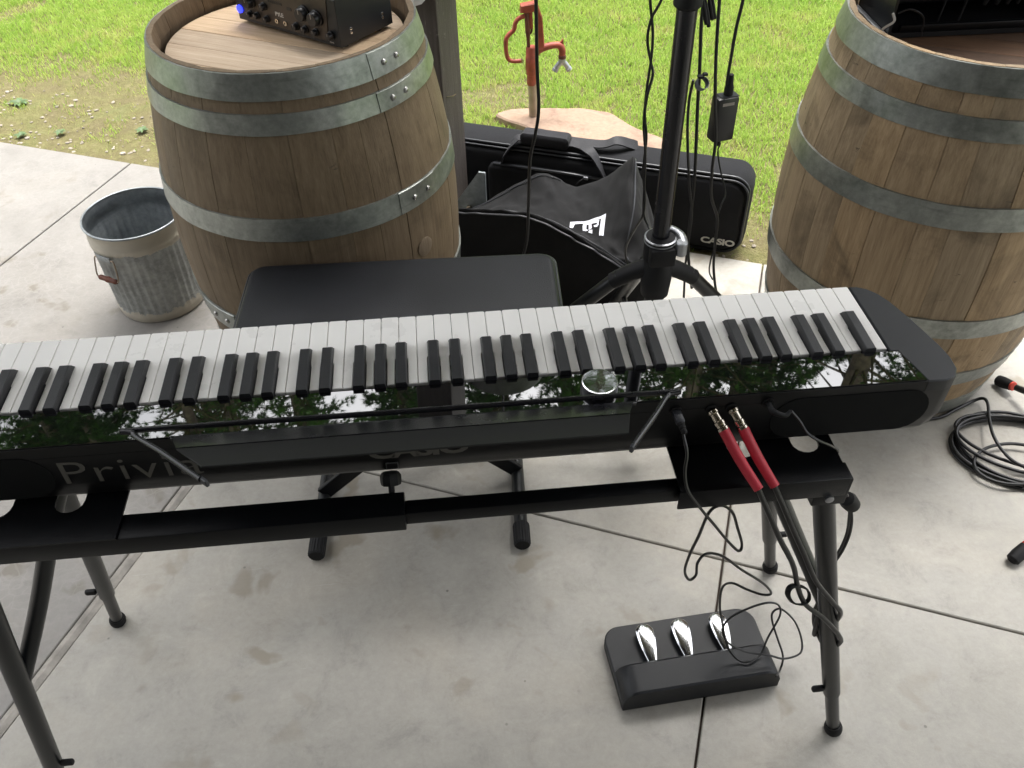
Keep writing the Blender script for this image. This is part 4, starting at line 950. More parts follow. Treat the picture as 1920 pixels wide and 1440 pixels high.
prism('adapter_sticker', [(0, 0), (0.025, 0), (0.025, 0.006), (0, 0.006)], 0, 0.0005, M['paper'], ap, mtx=basis((-0.013, -0.0152, 0.031), (1, 0, 0), (0, 0, 1)))
lathe('plug_boot', [(0.009, 0.046), (0.009, 0.062), (0.0065, 0.072), (0.0055, 0.088)], M['rubber'], ap, 12, Matrix.Translation((0.004, 0, 0)))
lathe('lead_boot', [(0.003, -0.062), (0.0045, -0.046)], M['rubber'], ap, 10, Matrix.Translation((0.0, 0, 0)))
# velcro loop
vl = empty('strap_loop', ony(1316, 157, 0.70)); tag(vl, 'small grey hook and loop ring round the cable right of the pole', 'cable tie'); bpy.context.view_layer.update()
bm = bmesh.new(); n = 28; rows = []
for k in range(n):
    a = 2*math.pi*k/n; rows.append([bm.verts.new(Vector((math.cos(a)*0.0125, y, math.sin(a)*0.0118))*(1 if q else 0.9) if q is not None else None) for y, q in ((-0.006, 1), (0.006, 1), (0.006, 0), (-0.006, 0))])
for k in range(n):
    for j in range(4): bm.faces.new((rows[k][j], rows[k][(j+1) % 4], rows[(k+1) % n][(j+1) % 4], rows[(k+1) % n][j]))
bm.transform(Euler((R_(-40), 0, R_(25))).to_matrix().to_4x4()); fin('loop', bm, M['ringgrey'], vl, smooth=True)
bm = bmesh.new(); addbox(bm, (-0.004, 0, 0.014), (0.012, 0.012, 0.005), bev=0.002); addbox(bm, (0.004, 0, 0.018), (0.009, 0.010, 0.005), rot=None, bev=0.002); fin('loop_tab', bm, M['rubber'], vl)
# connector bundle at the top
kb = empty('connector_bundle', ony(1328, 20, 0.66)); tag(kb, 'bundle of small black connectors tied beside the top of the pole', 'connectors'); bpy.context.view_layer.update()
for k, (dx, dz, ln) in enumerate(((-0.008, 0.0, 0.05), (-0.002, -0.004, 0.055), (0.004, 0.002, 0.045), (0.009, 0.004, 0.05))):
    tube('connector', [(dx-0.008, 0.004*k-0.006, 0.03+dz), (dx, 0.004*k-0.006, 0.0+dz), (dx+0.006, 0.004*k-0.006, -ln*0.4+dz)], [0.002, 0.0042, 0.0036], M['rubber'], kb, 8, 5)

# ------------------------------------------------------------------ piano bench
bc = Matrix.Translation((-0.668, 0.645, 0)) @ Matrix.Rotation(R_(-3.2), 4, 'Z')
bench = empty('piano_bench', mw=bc); tag(bench, 'black padded keyboard bench with folding X legs behind the keyboard', 'bench')
bm = bmesh.new(); addbox(bm, (0, 0, 0), (0.665, 0.36, 0.06)); es = [e for e in bm.edges if abs((e.verts[0].co-e.verts[1].co).z) > 0.05]
bmesh.ops.bevel(bm, geom=es, offset=0.035, segments=6, profile=0.5, affect='EDGES')
top = [e for e in bm.edges if all(v.co.z > 0.029 for v in e.verts)]
bmesh.ops.bevel(bm, geom=top, offset=0.012, segments=4, profile=0.5, affect='EDGES')
bmesh.ops.translate(bm, vec=(0, -0.034, 0.500), verts=bm.verts)
seat = fin('seat', bm, M['vinyl'], bench, auto=40)
ol = [(x, y-0.034, 0.519) for x, y in rrect(-0.3335, 0.3335, -0.181, 0.181, 0.036, 6)]
bm = bmesh.new(); addtube(bm, ol, 0.0036, 6, closed=True); fin('piping', bm, M['piping'], seat, smooth=True)
box('seat_board', (0, -0.034, 0.464), (0.60, 0.30, 0.011), M['rubber'], bench)
for sx in (-1, 1):
    ft = tube('foot_bar', [(sx*0.233, -0.235, 0.020), (sx*0.233, 0.235, 0.020)], 0.0155, M['tube'], bench, 18, 0)
    for yy, dr in ((-0.27, 1), (0.27, -1)):
        bm = bmesh.new(); seg = 36; rings = []
        for t, q in ((0, 0.86), (0.004, 1.0), (0.056, 1.0), (0.060, 0.9)):
            rings.append([bm.verts.new((sx*0.233+(0.0195*q*(1-0.07*(k % 2)))*math.cos(2*math.pi*k/seg), yy+dr*t, 0.020+(0.0195*q*(1-0.07*(k % 2)))*math.sin(2*math.pi*k/seg))) for k in range(seg)])
        for j in range(3):
            for k in range(seg): bm.faces.new((rings[j][k], rings[j][(k+1) % seg], rings[j+1][(k+1) % seg], rings[j+1][k]))
        bm.faces.new(rings[0]); bm.faces.new(rings[-1]); fin('ribbed_foot', bm, M['rubber'], ft)
    for yy in (-0.06+0.02*sx, 0.06+0.02*sx):
        bm = bmesh.new(); a, b = Vector((sx*0.233, yy, 0.03)), Vector((-sx*0.21, yy-0.03, 0.456)); d = b-a
        addbox(bm, (0, 0, 0), (0.038, 0.012, d.length), bev=0.003); bm.transform(Matrix.Translation((a+b)/2) @ Matrix.Rotation(math.atan2(d.x, d.z), 4, 'Y')); fin('cross_leg', bm, M['steel'], bench)
tube('pivot_bolt', [(0.01, -0.12, 0.228), (0.01, 0.12, 0.228)], 0.007, M['tube'], bench, 10, 0)

# ------------------------------------------------------------------ digital piano
pi_ = empty('digital_piano', mw=PIANO); tag(pi_, 'slim black digital piano seen from behind, its keys facing away', 'digital piano')
BT_ = Matrix.Translation((0, -0.0072, 0.0068)) @ Matrix.Translation((-0.5659, 0, 0)) @ Matrix.Diagonal((0.990, 1, 1, 1)) @ Matrix.Translation((0.5659, 0, 0))   # casing sits a little higher than the key bed
KP = 0.0235; NW = 52; XL = -NW*KP; KL = 0.1392
def mir(pts): return [(XL-x, y) for x, y in pts]
rightc = [(0.006, 0.146), (0.018, 0.1445), (0.031, 0.138), (0.042, 0.126), (0.051, 0.108), (0.060, 0.080), (0.070, 0.042), (0.0775, 0.010), (0.0805, -0.012), (0.0785, -0.034), (0.070, -0.048), (0.056, -0.0535)]
outline = [(p[0], p[1]) for p in rightc[::-1]]+[(0.006, 0.142)]
full = rightc[::-1]+[(x, y) for x, y in mir(rightc)]
def shrink(pl, d): return [(x-math.copysign(d, x-XL/2), y) for x, y in pl]
bm = bmesh.new()        # lower tub tapering a little to the bottom
lv = [(0.010, -0.098), (0.004, -0.092), (0.0, -0.07), (0.0, -0.024)]
rings = [[bm.verts.new((x-math.copysign(d*1.6, x-XL/2), y-math.copysign(d*0.8 if z > -0.095 else d*.6, y-0.045), z)) for x, y in full] for d, z in lv]
for j in range(len(rings)-1):
    n = len(rings[j])
    for k in range(n): bm.faces.new((rings[j][k], rings[j][(k+1) % n], rings[j+1][(k+1) % n], rings[j+1][k]))
bm.faces.new(rings[0][::-1]); bm.faces.new(rings[-1])
fin('lower_casing', bm, M['back'], pi_, auto=30)
cheek = [(0.0315, -0.0535)]+rightc[:0:-1]+[(0.0072, 0.1456), (0.0072, 0.006), (0.0175, 0.006)]
prism('end_cheek', cheek, -0.0238, -0.006, M['body'], pi_, inset=0.0015, auto=30)
prism('end_cheek', mir(cheek), -0.0238, -0.006, M['body'], pi_, inset=0.0015, auto=30)
prism('rear_rail', [(0.031, -0.0532), (0.0172, 0.0048), (XL-0.0172, 0.0048), (XL-0.031, -0.0532)], -0.0238, -0.0068, M['back'], pi_)
prism('control_panel', [(0.0298, -0.0518), (0.0170, 0.0050), (XL-0.0170, 0.0050), (XL-0.0298, -0.0518)], -0.0066, -0.0048, M['glass'], pi_, inset=0.0004)
# keys
notes = []
for i in range(NW): notes.append('A' if i == 0 else 'B' if i == 1 else 'CDEFGAB'[(i-2) % 7])
sh = {('C', 'D'): 0.0024, ('D', 'E'): -0.0024, ('F', 'G'): 0.0030, ('G', 'A'): 0.0, ('A', 'B'): -0.0030}
bw = 0.0150
blacks = {}
for i in range(NW-1):
    k = (notes[i], notes[i+1])
    if k in sh: blacks[i+1] = -(i+1)*KP+sh[k]
rr = random.Random(5)
for i in range(NW):
    x1 = -i*KP-0.0004; x0 = -(i+1)*KP+0.0004; yb = 0.0052; yn = 0.0525
    xr = blacks[i]-bw/2-0.0008 if i in blacks else x1
    xl = blacks[i+1]+bw/2+0.0008 if (i+1) in blacks else x0
    pl = [(xl, yb), (xr, yb)]
    if xr < x1-1e-5: pl += [(xr, yn), (x1, yn)]
    pl += [(x1, KL-0.0015), (x1-0.0015, KL), (x0+0.0015, KL), (x0, KL-0.0015)]
    if xl > x0+1e-5: pl += [(x0, yn), (xl, yn)]
    prism('white_key', pl, -0.0225, rr.uniform(-0.0004, 0.0003), M['ivory'], pi_, inset=0.0007)
M['ivory_side'] = M['ivory']
YB = 0.0790
for i, xc in blacks.items():
    bm = bmesh.new(); prof = []
    secs = [(-0.0016, -0.016, 0.0088), (0.050, -0.016, 0.0108), (YB-0.006, -0.016, 0.0108), (YB-0.001, -0.016, 0.0062), (YB+0.0030, -0.016, 0.0006)]
    rings = []
    for y, zb, zt in secs:
        wt = 0.0055; wb = bw/2
        f = max(0.0, min(1.0, (zt+0.016)/0.0272)); wt_ = wb-(wb-wt)*max(0, (zt)/0.0112)
        rings.append([bm.verts.new((xc+dx, y, zz)) for dx, zz in ((-wb, zb), (wb, zb), (wb, min(zt, 0.0015)-0.0002), (wt_+0.0007, zt-0.0012), (wt_-0.0003, zt), (-wt_+0.0003, zt), (-wt_-0.0007, zt-0.0012), (-wb, min(zt, 0.0015)-0.0002))])
    for j in range(len(rings)-1):
        for k in range(8): bm.faces.new((rings[j][k], rings[j][(k+1) % 8], rings[j+1][(k+1) % 8], rings[j+1][k]))
    bm.faces.new(rings[0][::-1]); bm.faces.new(rings[-1]); fin('black_key', bm, M['ebony'], pi_)
box('key_slip', (XL/2, 0.1425, -0.026), (NW*KP+0.003, 0.003, 0.020), M['body'], pi_)
# volume knob
kn = lathe('volume_knob', [(0.0235, -0.0047), (0.0235, 0.004), (0.0225, 0.006)], M['wire'], pi_, 40, Matrix.Translation((-0.386, -0.0235, 0)))
lathe('knob_rim', [(0.0226, 0.0052), (0.0226, 0.0068), (0.0208, 0.0070), (0.0206, 0.0064)], M['chrome'], kn, 40, Matrix.Translation((-0.386, -0.0235, 0)))
lathe('knob_cap', [(0.0206, 0.0055), (0.0206, 0.0066), (0.012, 0.0067)], M['mirror'], kn, 40, Matrix.Translation((-0.386, -0.0235, 0)))
# speaker openings in the back
BY = -0.0537
BM_ = basis((0, BY, 0), (1, 0, 0), (0, 0, 1))
pl = arc(-0.014, -0.055, 0.0355, -90, 90, 12)+arc(-0.155, -0.055, 0.0355, 90, 270, 12)
pl = [(x+0.048*0.0, y) for x, y in pl]
for nm, P in (('speaker_grille', pl), ('speaker_grille', [(XL-x, y) for x, y in pl])):
    prism(nm, [(x+(0.025 if x > XL/2 else -0.025), y) for x, y in P], -0.0012, 0.0007, M['grille'], pi_, mtx=BM_, inset=0.0005)
text('lettering', 'Privia', 0.056, M['print'], pi_, basis((-1.052, BY, -0.070), (1, 0, 0), (0, 0, 1)), 0.0003, 1.06, 1.30, offset=-0.0005)
text('lettering', 'CASIO', 0.034, M['print'], pi_, basis((-0.680, BY, -0.0685), (1, 0, 0), (0, 0, 1)), 0.0003, 0.9, 1.38, offset=0.0012)
us = prism('usb_port', [(0, 0), (0.016, 0), (0.016, 0.011), (0, 0.011)], 0, 0.0012, M['silver'], pi_, mtx=basis((-0.660, BY, -0.0885), (1, 0, 0), (0, 0, 1)))
prism('port_hole', [(0.0013, 0.0013), (0.0147, 0.0013), (0.0147, 0.0097), (0.0013, 0.0097)], 0.0013, 0.0018, M['knob'], us, mtx=basis((-0.660, BY, -0.0885), (1, 0, 0), (0, 0, 1)))
for x, z in ((-0.247, -0.026), (-0.221, -0.026), (-0.293, -0.024), (-0.175, -0.022)):
    lathe('jack_socket', [(0.0075, 0), (0.0075, 0.0022), (0.0048, 0.0022), (0.0048, 0.0004)], M['rubber'], pi_, 16, basis((x, BY, z), (1, 0, 0), (0, 0, 1)))
# music rest leaning back over the rear edge
mr = empty('music_rest'); mr.parent = pi_
wl, wr = Vector((-0.9405, -0.062, 0.020)), Vector((-0.3085, -0.065, 0.020))
el, er = Vector((-0.846, -0.152, 0.030)), Vector((-0.371, -0.152, 0.030))
tube('rest_wire', [er+Vector((-0.002, 0, -.001)), er.lerp(wr, 0.55), wr+Vector((-0.010, -0.012, 0.0)), wr+Vector((-0.003, -0.003, 0)), wr+Vector((-0.012, 0.001, 0)), wr.lerp(wl, 0.5), wl+Vector((0.012, 0.001, 0)), wl+Vector((0.003, -0.003, 0)), wl+Vector((0.010, -0.012, 0)), wl.lerp(el, 0.45), el], 0.0034, M['wire'], mr, 8, 6)
_o = Vector((0, -0.0575, -0.0035)); _d = (Vector((0, -0.1395, 0.0335))-_o); _L = _d.length; _m = basis(_o, (1, 0, 0), -_d)
prism('rest_band', [(-0.903, 0.0), (-0.350, 0.0), (-0.362, -0.034), (-0.888, -0.034)], 0.0, 0.0030, M['wire'], mr, mtx=_m)
prism('rest_plate', [(-0.888, -0.0342), (-0.362, -0.0342), (-0.376, -_L), (-0.846, -_L)], 0.0, 0.002, M['rest'], mr, mtx=_m, inset=0.0004)
box('rest_foot', (-0.625, -0.0545, -0.0050), (0.56, 0.005, 0.005), M['wire'], mr, bev=0.0015)
for a, b in ((wl.lerp(el, 0.42), el+Vector((0.008, -0.006, 0))), (wr.lerp(er, 0.42), er+Vector((-0.006, -0.006, 0)))):
    d = b-a; bm = bmesh.new(); addbox(bm, (0, 0, 0), (0.0045, d.length, 0.009), bev=0.0012)
    bm.transform(Matrix.Translation((a+b)/2+Vector((0, 0, -0.002))) @ d.to_track_quat('Y', 'Z').to_matrix().to_4x4()); fin('side_arm', bm, M['piping'], mr)

for o in list(pi_.children)+list(mr.children)+list(kn.children)+list(us.children):
    if o.type == 'MESH' and o.name.split('.')[0] not in ('white_key', 'black_key', 'key_slip', 'casing_foot'): o.data.transform(BT_)
for x in (-0.12, -0.24, -0.98, -1.10):
    for y in (-0.03, 0.11): lathe('casing_foot', [(0.011, -0.0998), (0.012, -0.097), (0.012, -0.0885)], M['rubber'], pi_, 16, Matrix.Translation((x, y, 0)))
# ------------------------------------------------------------------ keyboard stand
sd = empty('keyboard_stand', mw=PIANO); tag(sd, 'black steel table stand with four splayed legs under the digital piano', 'stand')
ZT = -0.1005
def holed(name, poly, holes, z0, z1, mat, parent):
    bm = bmesh.new(); es = []
    def loop(pl):
        vs = [bm.verts.new((x, y, z1)) for x, y in pl]
        return [bm.edges.new((vs[i], vs[(i+1) % len(vs)])) for i in range(len(vs))]
    es = loop(poly)
    for h_ in holes: es += loop(h_)
    r = bmesh.ops.triangle_fill(bm, use_beauty=True, edges=es)
    fs = [f for f in r['geom'] if isinstance(f, bmesh.types.BMFace)]
    ex = bmesh.ops.extrude_face_region(bm, geom=fs); bmesh.ops.translate(bm, vec=(0, 0, z0-z1), verts=[v for v in ex['geom'] if isinstance(v, bmesh.types.BMVert)])
    return fin(name, bm, mat, parent)
def stadium(cx, cy, w, h_, n=8): return arc(cx, cy-h_/2+w/2, w/2, 180, 360, n)+arc(cx, cy+h_/2-w/2, w/2, 0, 180, n)
holesR = [stadium(-0.197, -0.050, 0.036, 0.05), stadium(-0.110, -0.050, 0.036, 0.05)]
holed('top_plate', [(-0.293, -0.121), (-0.073, -0.121), (-0.073, 0.120), (-0.293, 0.120)], holesR, ZT-0.003, ZT, M['steel'], sd)
holesL = [stadium(-1.052, -0.050, 0.036, 0.05), stadium(-1.139, -0.050, 0.036, 0.05)]
holed('top_plate', [(-1.215, -0.121), (-0.983, -0.121), (-0.983, 0.120), (-1.215, 0.120)], holesL, ZT-0.003, ZT, M['steel'], sd)
for y in (-0.122, 0.122):
    box('end_channel', (-0.183, y, ZT-0.017), (0.222, 0.004, 0.034), M['steel'], sd, bev=0.001)
    sg = -1 if y < 0 else 1
    box('rail_sleeve', (-0.927, y-sg*0.021, ZT-0.0185), (0.577, 0.038, 0.031), M['steel'], sd, bev=0.002)
    box('sliding_rail', (-0.47, y-sg*0.018, ZT-0.018), (0.38, 0.022, 0.022), M['steel'], sd, bev=0.002)
kb2 = lathe('lock_knob', [(0.004, 0), (0.004, 0.012), (0.0125, 0.014), (0.0135, 0.018), (0.0135, 0.026), (0.011, 0.030)], M['rubber'], sd, 8, basis((-0.655, -0.078, ZT-0.014), (1, 0, 0), (0, 0.8, -0.6)) @ Matrix.Rotation(R_(0), 4, 'X'))
inv_ = PIANO.inverted()
feet = {'rn': Vector((0.093, -0.118, 0)), 'rf': Vector((0.091, 0.250, 0)), 'lf': Vector((-1.335, 0.284, 0)), 'ln': Vector((-1.337, -0.095, 0))}
tops = {'rn': Vector((-0.096, -0.108, ZT-0.03)), 'rf': Vector((-0.10, 0.108, ZT-0.03)), 'lf': Vector((-1.150, 0.108, ZT-0.03)), 'ln': Vector((-1.170, -0.108, ZT-0.03))}
# leg tops follow the sight of the photograph: near right passes under the plate corner
for k in ('rn', 'rf', 'lf', 'ln'):
    a = tops[k]; b = inv_ @ feet[k]; d = (b-a); L = d.length; dn = d.normalized()
    lg = tube('leg', [a, a+dn*(L-0.165)], 0.0150, M['tube'], sd, 20, 0)
    tube('leg_extension', [a+dn*(L-0.168), a+dn*(L-0.02)], 0.0120, M['tube'], lg, 18, 0)
    lathe('rubber_foot', [(0.0125, 0.0), (0.0165, 0.004), (0.0170, 0.012), (0.0150, 0.022), (0.0135, 0.024), (0.0135, 0.030)], M['rubber'], lg, 18, Matrix.Translation(b+Vector((0, 0, 0.001))) @ (-dn).to_track_quat('Z', 'Y').to_matrix().to_4x4())
    # wing bolt
    c = a+dn*(L-0.19); sx = -1 if k in ('rn', 'lf', 'rf') else 1
    if k == 'rf': sx = 1
    wb = box('wing_bolt', c+Vector((sx*0.026, -0.004, 0)), (0.022, 0.010, 0.013), M['rubber'], lg, bev=0.004)
    br_ = box('leg_bracket', a+Vector((0.006 if k[0] == 'r' else -0.006, 0.0, 0.002)), (0.046, 0.046 if k[1] == 'f' else 0.030, 0.050), M['steel'], sd, bev=0.002)
    br_.rotation_euler = (0, 0, 0)
    lathe('bolt', [(0.006, 0), (0.006, 0.003), (0.003, 0.004)], M['silver'], br_, 10, basis(a+Vector((0.004, -0.0155, -0.008)), (1, 0, 0), (0, 0, 1)))
# U-shaped braces joining each pair of legs
for s_, (n_, f_) in (('r', ('rn', 'rf')), ('l', ('ln', 'lf'))):
    sgn = 1 if s_ == 'r' else -1
    an = tops[n_].lerp(inv_ @ feet[n_], 0.42); af = tops[f_].lerp(inv_ @ feet[f_], 0.42); c = Vector((sgn*-0.045, 0, 0.0))
    x0 = -0.175 if s_ == 'r' else -1.075
    tube('leg_brace', [Vector((x0, 0.0, ZT-0.012)), Vector((x0+sgn*0.03, -0.01, ZT-0.06)), an.lerp(Vector((x0, 0, ZT)), 0.35)+Vector((0, 0.02, 0)), an], 0.0125, M['tube'], sd, 14, 6)

# ------------------------------------------------------------------ plugs and cables at the back of the piano
def PW(x, y, z): return PIANO @ BT_ @ Vector((x, y, z))
def audio(x, pts_mid, label, uv_end):
    p0 = PW(x, BY-0.001, -0.026); e = empty('audio_cable', p0); tag(e, label, 'cable', 'audio cables in the piano outputs')
    k = ony(*uv_end); d = (k-p0).normalized(); F = Matrix.Translation((0, 0, 0)) @ d.to_track_quat('Z', 'Y').to_matrix().to_4x4()
    lathe('plug', [(0.0042, 0), (0.0066, 0.001), (0.0070, 0.003), (0.0070, 0.005), (0.0058, 0.006), (0.0058, 0.016), (0.0072, 0.017), (0.0072, 0.021), (0.0064, 0.0215), (0.0064, 0.0245), (0.0074, 0.0255), (0.0074, 0.029), (0.0062, 0.030)], M['nickel'], e, 12, F)
    L = (k-p0).length
    tube('boot', [d*0.028, d*(0.028+(L-0.028)*0.5)+Vector((0, 0, -0.003)), k-p0], [0.0070, 0.0068, 0.0062], M['red'], e, 14, 8)
    tube('lead', [k-p0-d*0.004]+[ony(*q)-p0 for q in pts_mid], 0.0038, M['cable'], e, 8, 8)
audio(-0.247, [(1440, 960, -0.145), (1462, 1010, -0.150), (1487, 1060, -0.152), (1497, 1105, -0.150), (1512, 1135, -0.150), (1545, 1160, -0.152), (1572, 1190, -0.148), (1575, 1205, -0.13), (1550, 1215, -0.098), (1530, 1180, -0.095), (1527, 1150, -0.10), (1540, 1120, -0.105)], 'left one of two black cables with a red boot and silver plug', (1423, 918, -0.142))
audio(-0.221, [(1468, 948, -0.138), (1490, 1000, -0.142), (1508, 1040, -0.146), (1530, 1090, -0.150), (1562, 1130, -0.150), (1576, 1150, -0.142), (1560, 1170, -0.098), (1538, 1172, -0.092), (1527, 1190, -0.10), (1530, 1170, -0.11), (1545, 1100, -0.10)], 'right one of two black cables with a red boot and silver plug', (1453, 912, -0.136))
tl = tube('cable_tie', [ony(*q) for q in ((1497, 1098, -0.150), (1482, 1101, -0.158), (1477, 1115, -0.162), (1487, 1130, -0.160), (1505, 1133, -0.154), (1517, 1122, -0.146), (1514, 1106, -0.142))], 0.0042, M['rubber'], None, 8, 6, closed=True, flat=(0.35, 1))
tag(tl, 'black hook and loop ring tying the audio cable beside the front leg', 'cable tie')
# pedal cable
pc_ = empty('pedal_cable', PW(-0.293, BY, -0.024)); tag(pc_, 'thin black cable curling from the piano down to the pedal board', 'cable'); bpy.context.view_layer.update()
o_ = PW(-0.293, BY, -0.024)
k = ony(1279, 800, -0.085); d = (k-o_).normalized(); F = d.to_track_quat('Z', 'Y').to_matrix().to_4x4()
bm = bmesh.new(); addbox(bm, (0, 0, 0.010), (0.011, 0.006, 0.020), bev=0.0012); bm.transform(F); fin('connector', bm, M['piping'], pc_, auto=30)
lathe('strain_relief', [(0.0048, 0.020), (0.0048, 0.023), (0.0040, 0.0235), (0.0040, 0.025), (0.0045, 0.0255), (0.0045, 0.028), (0.0036, 0.0285), (0.0036, 0.030), (0.0040, 0.0305), (0.0040, 0.033), (0.0028, 0.036)], M['rubber'], pc_, 12, F)
CP = [(1281, 815, -0.100), (1288, 850, -0.118), (1284, 885, -0.130), (1290, 920, -0.140), (1315, 955, -0.140), (1340, 985, -0.135), (1365, 1015, -0.13), (1385, 1033, -0.125), (1391, 1020, -0.12), (1383, 990, -0.12), (1373, 960, -0.118), (1352, 948, -0.12), (1330, 960, -0.125), (1310, 1005, -0.125), (1293, 1040, -0.12), (1284, 1070, -0.115), (1292, 1087, -0.11), (1305, 1078, -0.105), (1308, 1055, -0.10), (1325, 1038, -0.09), (1355, 1043, -0.08), (1390, 1068, -0.07), (1430, 1093, -0.055), (1446, 1112, -0.045), (1430, 1115, -0.04), (1400, 1105, -0.03), (1372, 1093, -0.02), (1354, 1103, -0.01), (1350, 1140, 0.0), (1357, 1180, 0.01), (1365, 1215, 0.015), (1385, 1238, 0.012), (1405, 1240, 0.01), (1425, 1228, 0.015), (1440, 1195, 0.03), (1462, 1155, 0.045), (1460, 1135, 0.05), (1440, 1130, 0.05), (1405, 1140, 0.045), (1370, 1158, 0.035), (1355, 1180, 0.02), (1365, 1205, 0.01), (1400, 1222, 0.005), (1440, 1228, 0.0), (1470, 1235, 0.0), (1500, 1225, 0.02), (1503, 1200, 0.04), (1490, 1165, 0.06), (1465, 1142, 0.07), (1449, 1148, 0.07), (1448, 1165, 0.06), (1457, 1195, 0.04), (1468, 1230, 0.02), (1463, 1255, 0.012), (1455, 1268, 0.03)]
pts = []
for u, v, y in CP:
    p = ony(u, v, y)
    if p.z < 0.006: p = onz(u, v, 0.006)
    if -0.33 < p.x < 0.03 and -0.06 < p.y < 0.14 and p.z < 0.072: p = onz(u, v, 0.072)
    pts.append(p-o_)
tube('lead', pts, 0.0021, M['cable'], pc_, 6, 5)
# power lead
pw = empty('power_lead', PW(-0.175, BY, -0.022)); tag(pw, 'thin black power lead with angled plug at the right back of the piano', 'cable'); bpy.context.view_layer.update(); o_ = PW(-0.175, BY, -0.022)
k1 = ony(1483, 770, -0.078)-o_
tube('angled_plug', [Vector((0, 0, 0)), Vector((0.0, -0.012, 0.0)), Vector((0.004, -0.018, -0.001)), Vector((0.016, -0.021, -0.004)), k1], [0.0038, 0.0040, 0.0040, 0.0032, 0.0022], M['rubber'], pw, 10, 5)
tube('lead', [k1]+[ony(*q)-o_ for q in ((1500, 790, -0.085), (1514, 812, -0.095), (1535, 826, -0.10), (1558, 836, -0.095), (1571, 845, -0.08), (1565, 858, -0.07), (1570, 890, 0.0), (1590, 930, 0.03))], 0.0019, M['cable'], pw, 6, 6)
# mains plug and leads behind the near leg
mp = empty('mains_connector', ony(1592, 940, 0.05)); tag(mp, 'black mains connector hanging behind the right front leg of the stand', 'connector'); bpy.context.view_layer.update(); o_ = ony(1592, 940, 0.05)
lathe('connector_body', [(0.006, -0.022), (0.014, -0.018), (0.015, 0.004), (0.0125, 0.016), (0.006, 0.018)], M['rubber'], mp, 16, (Vector((-0.55, -0.2, 0.8))).to_track_quat('Z', 'Y').to_matrix().to_4x4())
tube('lead', [Vector((-0.010, -0.004, 0.016)), ony(1570, 915, 0.06)-o_, ony(1545, 900, 0.07)-o_], 0.003, M['cable'], mp, 6, 5)
for off in (0, 5):
    tube('lead', [Vector((0.006, 0.002, -0.012))]+[ony(u+off, v, y)-o_ for u, v, y in ((1592, 975, 0.05), (1588, 1000, 0.05), (1578, 1025, 0.045), (1566, 1045, 0.04), (1548, 1070, 0.02), (1540, 1105, 0.0), (1545, 1150, -0.03))], 0.003, M['cable'], mp, 6, 5)

# ------------------------------------------------------------------ pedal board
# local frame: x along the width, y away from the camera
pa = Vector((-0.300, -0.036, 0)); pb = Vector((0.016, -0.020, 0)); px = (pb-pa).normalized(); py = Vector((-px.y, px.x, 0))
pd = empty('pedal_board', mw=basis(pa, px, py)); tag(pd, 'black three pedal board with chrome pedals on the concrete', 'pedals')
pw_ = (pb-pa).length
pl = [(0.0, 0.002), (pw_, 0.002)]+arc(pw_-0.034, 0.133, 0.034, 0, 90, 6)+arc(0.030, 0.133, 0.034, 90, 180, 6)
prism('base', pl, 0.004, 0.028, M['pedalbox'], pd, inset=0.003, auto=30)
# raised hood: a long block, vertical on the camera side, rounded over at the ends
bm = bmesh.new(); NX = 40; rows = []
for i in range(NX+1):
    x = 0.0005+(pw_-0.001)*i/NX; e = min(x, pw_-x); k = math.sqrt(max(0, 1-(1-min(1, e/0.034))**2)); top = 0.0286+0.036*k
    rows.append([bm.verts.new((x, y, z)) for y, z in ((-0.001, 0.004), (-0.001, max(0.0286, top-0.003)), (0.003, top), (0.060, top-0.004*k), (0.066, max(0.0284, top-0.010*k)), (0.069, 0.0284), (0.069, 0.02))])
for i in range(NX):
    for k in range(6): bm.faces.new((rows[i][k], rows[i][k+1], rows[i+1][k+1], rows[i+1][k]))
bm.faces.new(rows[0]); bm.faces.new(rows[-1][::-1])
fin('hood', bm, M['pedalbox'], pd, auto=35)
for xx in (0.078, 0.152, 0.232):
    bm = bmesh.new(); rows = []; n = 18
    for i in range(n+1):
        t = 1-(1-i/n)**1.5; y = 0.072+0.080*t; w0 = 0.0095+0.0085*math.sin(math.pi*min(1, t/0.72)*0.5)
        w = w0 if t < 0.78 else w0*math.sqrt(max(0.015, 1-((t-0.78)/0.22)**2))
        z = 0.042+0.007*math.sin(t*2.1); hh_ = 0.0035*min(1, w/0.010); row = []
        for q in [-math.cos(math.pi*i_/8) for i_ in range(9)]: row.append(bm.verts.new((xx+q*w, y, z+hh_*math.sqrt(max(0, 1-q*q))-(0.007-hh_)*0.3)))
        for q in (1, -1): row.append(bm.verts.new((xx+q*w*0.9, y, z-0.004)))
        rows.append(row)
    for i in range(n):
        for k in range(11): bm.faces.new((rows[i][k], rows[i][(k+1) % 11], rows[i+1][(k+1) % 11], rows[i+1][k]))
    bm.faces.new(rows[0]); bm.faces.new(rows[-1][::-1]); p_ = fin('pedal', bm, M['chrome'], pd, auto=60)
    box('pedal_arm', (xx, 0.073, 0.035), (0.019, 0.012, 0.012), M['rubber'], pd, bev=0.002)
    bm = bmesh.new(); rows = []
    for i in range(n):
        t = i/n; y = 0.078+0.070*t; w = 0.0085+0.0078*math.sin(math.pi*t*0.5)
        if t > 0.8: w *= 0.85
        rows.append([bm.verts.new((xx+q*w, y, z_)) for q, z_ in ((-1, 0.0355+0.008*math.sin(t*2.2)), (1, 0.0355+0.008*math.sin(t*2.2)), (0.9, 0.029), (-0.9, 0.029))])
    for i in range(n-1):
        for k in range(4): bm.faces.new((rows[i][k], rows[i][(k+1) % 4], rows[i+1][(k+1) % 4], rows[i+1][k]))
    bm.faces.new(rows[0]); bm.faces.new(rows[-1][::-1]); fin('pedal_core', bm, M['rubber'], pd)

